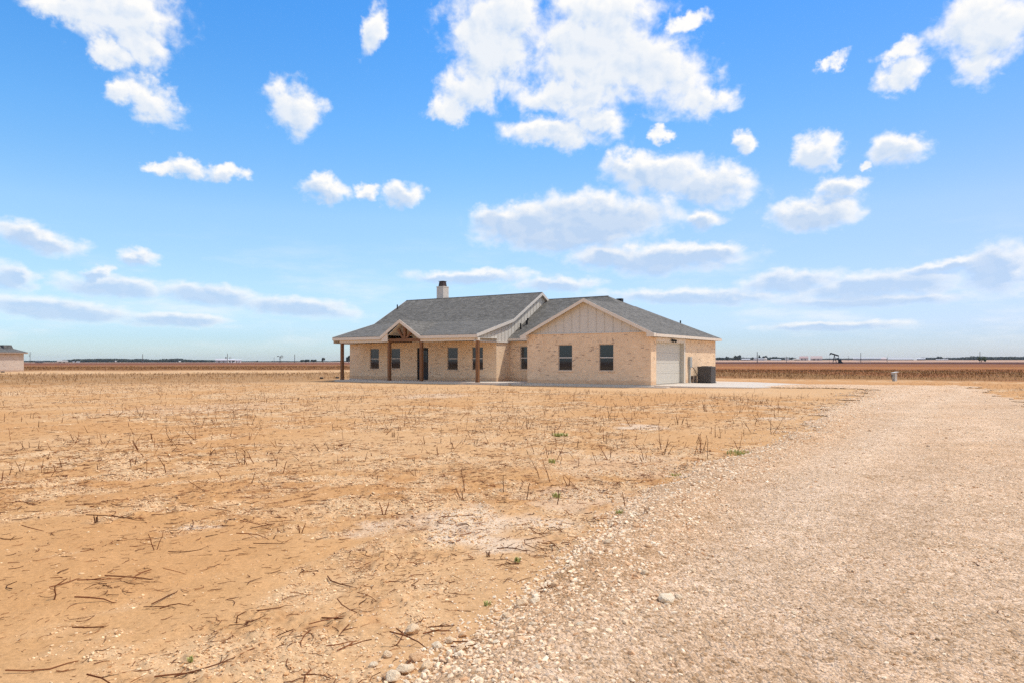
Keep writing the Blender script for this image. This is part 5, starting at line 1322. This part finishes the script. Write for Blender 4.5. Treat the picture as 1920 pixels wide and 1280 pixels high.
# unseen cumulus added overhead and behind, as white fill for the shaded walls
side = mth('MAXIMUM', smooth(mth('ABSOLUTE', A), 37.0, 46.0), smooth(E, 27.0, 33.0))
rest = mth('ADD', mth('MULTIPLY', mth('SUBTRACT', nz(vec(mth('MULTIPLY', sp.outputs[0], 40.0), mth('MULTIPLY', sp.outputs[1], 40.0)), .085, 5, .55).outputs[0], .43), 5.0), mth('MULTIPLY', fbv, 1.2))
dn = mth('ADD', mth('MULTIPLY', dn, mth('SUBTRACT', 1.0, side)), mth('MULTIPLY', rest, side))
low2 = smooth(E, 10.0, 4.5)
alpha = mth('MULTIPLY', smooth(dn, -.10, .85), mth('MULTIPLY_ADD', low2, -.22, 1.0))
wisp = nz(PN, .9, 9, .68, .6)
alpha = mth('MAXIMUM', alpha, mth('MULTIPLY', smooth(mth('MULTIPLY_ADD', mth('SUBTRACT', wisp.outputs[0], .5), 3.2, F0), .1, 1.2), .5))
# thin veils low over the plain
veil = mth('MULTIPLY', smooth(nz(vec(mth('MULTIPLY', A, .35), mth('MULTIPLY', E, 1.6)), .28, 6, .6).outputs[0], .46, .74), mth('MULTIPLY', smooth(E, 11.0, 3.0), smooth(E, .3, 2.0)))
alpha = mth('MAXIMUM', alpha, mth('MULTIPLY', veil, .5))
# cloud body above a direction shades it: bases grey, tops and rims bright
sh = nt.nodes.new('ShaderNodeCombineXYZ'); sh.inputs[0].default_value = .3; Lk(mth('MULTIPLY_ADD', E, .036, .10), sh.inputs[1])
F1 = field(vadd(P0, sh.outputs[0]))
under = smooth(mth('ADD', mth('MULTIPLY_ADD', F1, .75, mth('MULTIPLY', F0, .1)), mth('MULTIPLY', fbv, .25)), .0, .55)
fb2 = nz(vadd(PN, (.4, .55, 0)), .55, 5, .5, .2)            # relief: thicker cloud towards the sun shades what lies beyond it
relief = mth('MULTIPLY', mth('SUBTRACT', fb2.outputs[0], fb.outputs[0]), 2.6)
low = smooth(E, 21.0, 8.0)
shade = mth('ADD', mth('MULTIPLY', under, mth('MULTIPLY_ADD', low, .56, .42)), mth('MULTIPLY', mth('MAXIMUM', relief, -.15), .5), None, True)
shade = mth('MULTIPLY_ADD', low2, .02, shade, True)
cm = nt.nodes.new('ShaderNodeMix'); cm.data_type = 'RGBA'; Lk(shade, cm.inputs[0]); cm.inputs[6].default_value = (1.0, .985, .96, 1); cm.inputs[7].default_value = (.51, .66, .88, 1)
bc = nt.nodes.new('ShaderNodeBackground'); Lk(cm.outputs[2], bc.inputs[0]); bc.inputs[1].default_value = CLOUD_S
mx = nt.nodes.new('ShaderNodeMixShader'); Lk(alpha, mx.inputs[0]); Lk(bg.outputs[0], mx.inputs[1]); Lk(bc.outputs[0], mx.inputs[2]); Lk(mx.outputs[0], out.inputs[0])
world.cycles.sampling_method = 'MANUAL'; world.cycles.sample_map_resolution = 512

cd = bpy.data.cameras.new('camera'); cam = bpy.data.objects.new('camera', cd); C.objects.link(cam)
cam.location = (0, 0, CAM_H); cam.rotation_euler = (math.radians(90), 0, 0)
cd.sensor_width = 36; cd.lens = FOC / 1920 * 36; cd.shift_y = (HOR - 640) / 1920; cd.clip_start = .1; cd.clip_end = 20000
sc = bpy.context.scene; sc.camera = cam
vs = sc.view_settings; vs.view_transform = 'Standard'; vs.look = 'None'; vs.exposure = EXPO; vs.gamma = 1; vs.use_curve_mapping = False
sc.cycles.max_bounces = 6; sc.cycles.diffuse_bounces = 4; sc.cycles.glossy_bounces = 3; sc.cycles.use_denoising = False

if HAZE:
    m = bpy.data.materials.new('haze'); m.use_nodes = True; hn = m.node_tree; hn.nodes.clear()
    ho = hn.nodes.new('ShaderNodeOutputMaterial'); pv = hn.nodes.new('ShaderNodeVolumePrincipled'); pv.inputs['Color'].default_value = (.80, .88, 1, 1); pv.inputs['Density'].default_value = HAZE; pv.inputs['Anisotropy'].default_value = .2
    hn.links.new(pv.outputs[0], ho.inputs['Volume'])
    hb = MB(); hb.box(-7000, 7000, -7000, 7000, -12, 40); o = hb.build('haze', m); tag(o, kind='stuff')
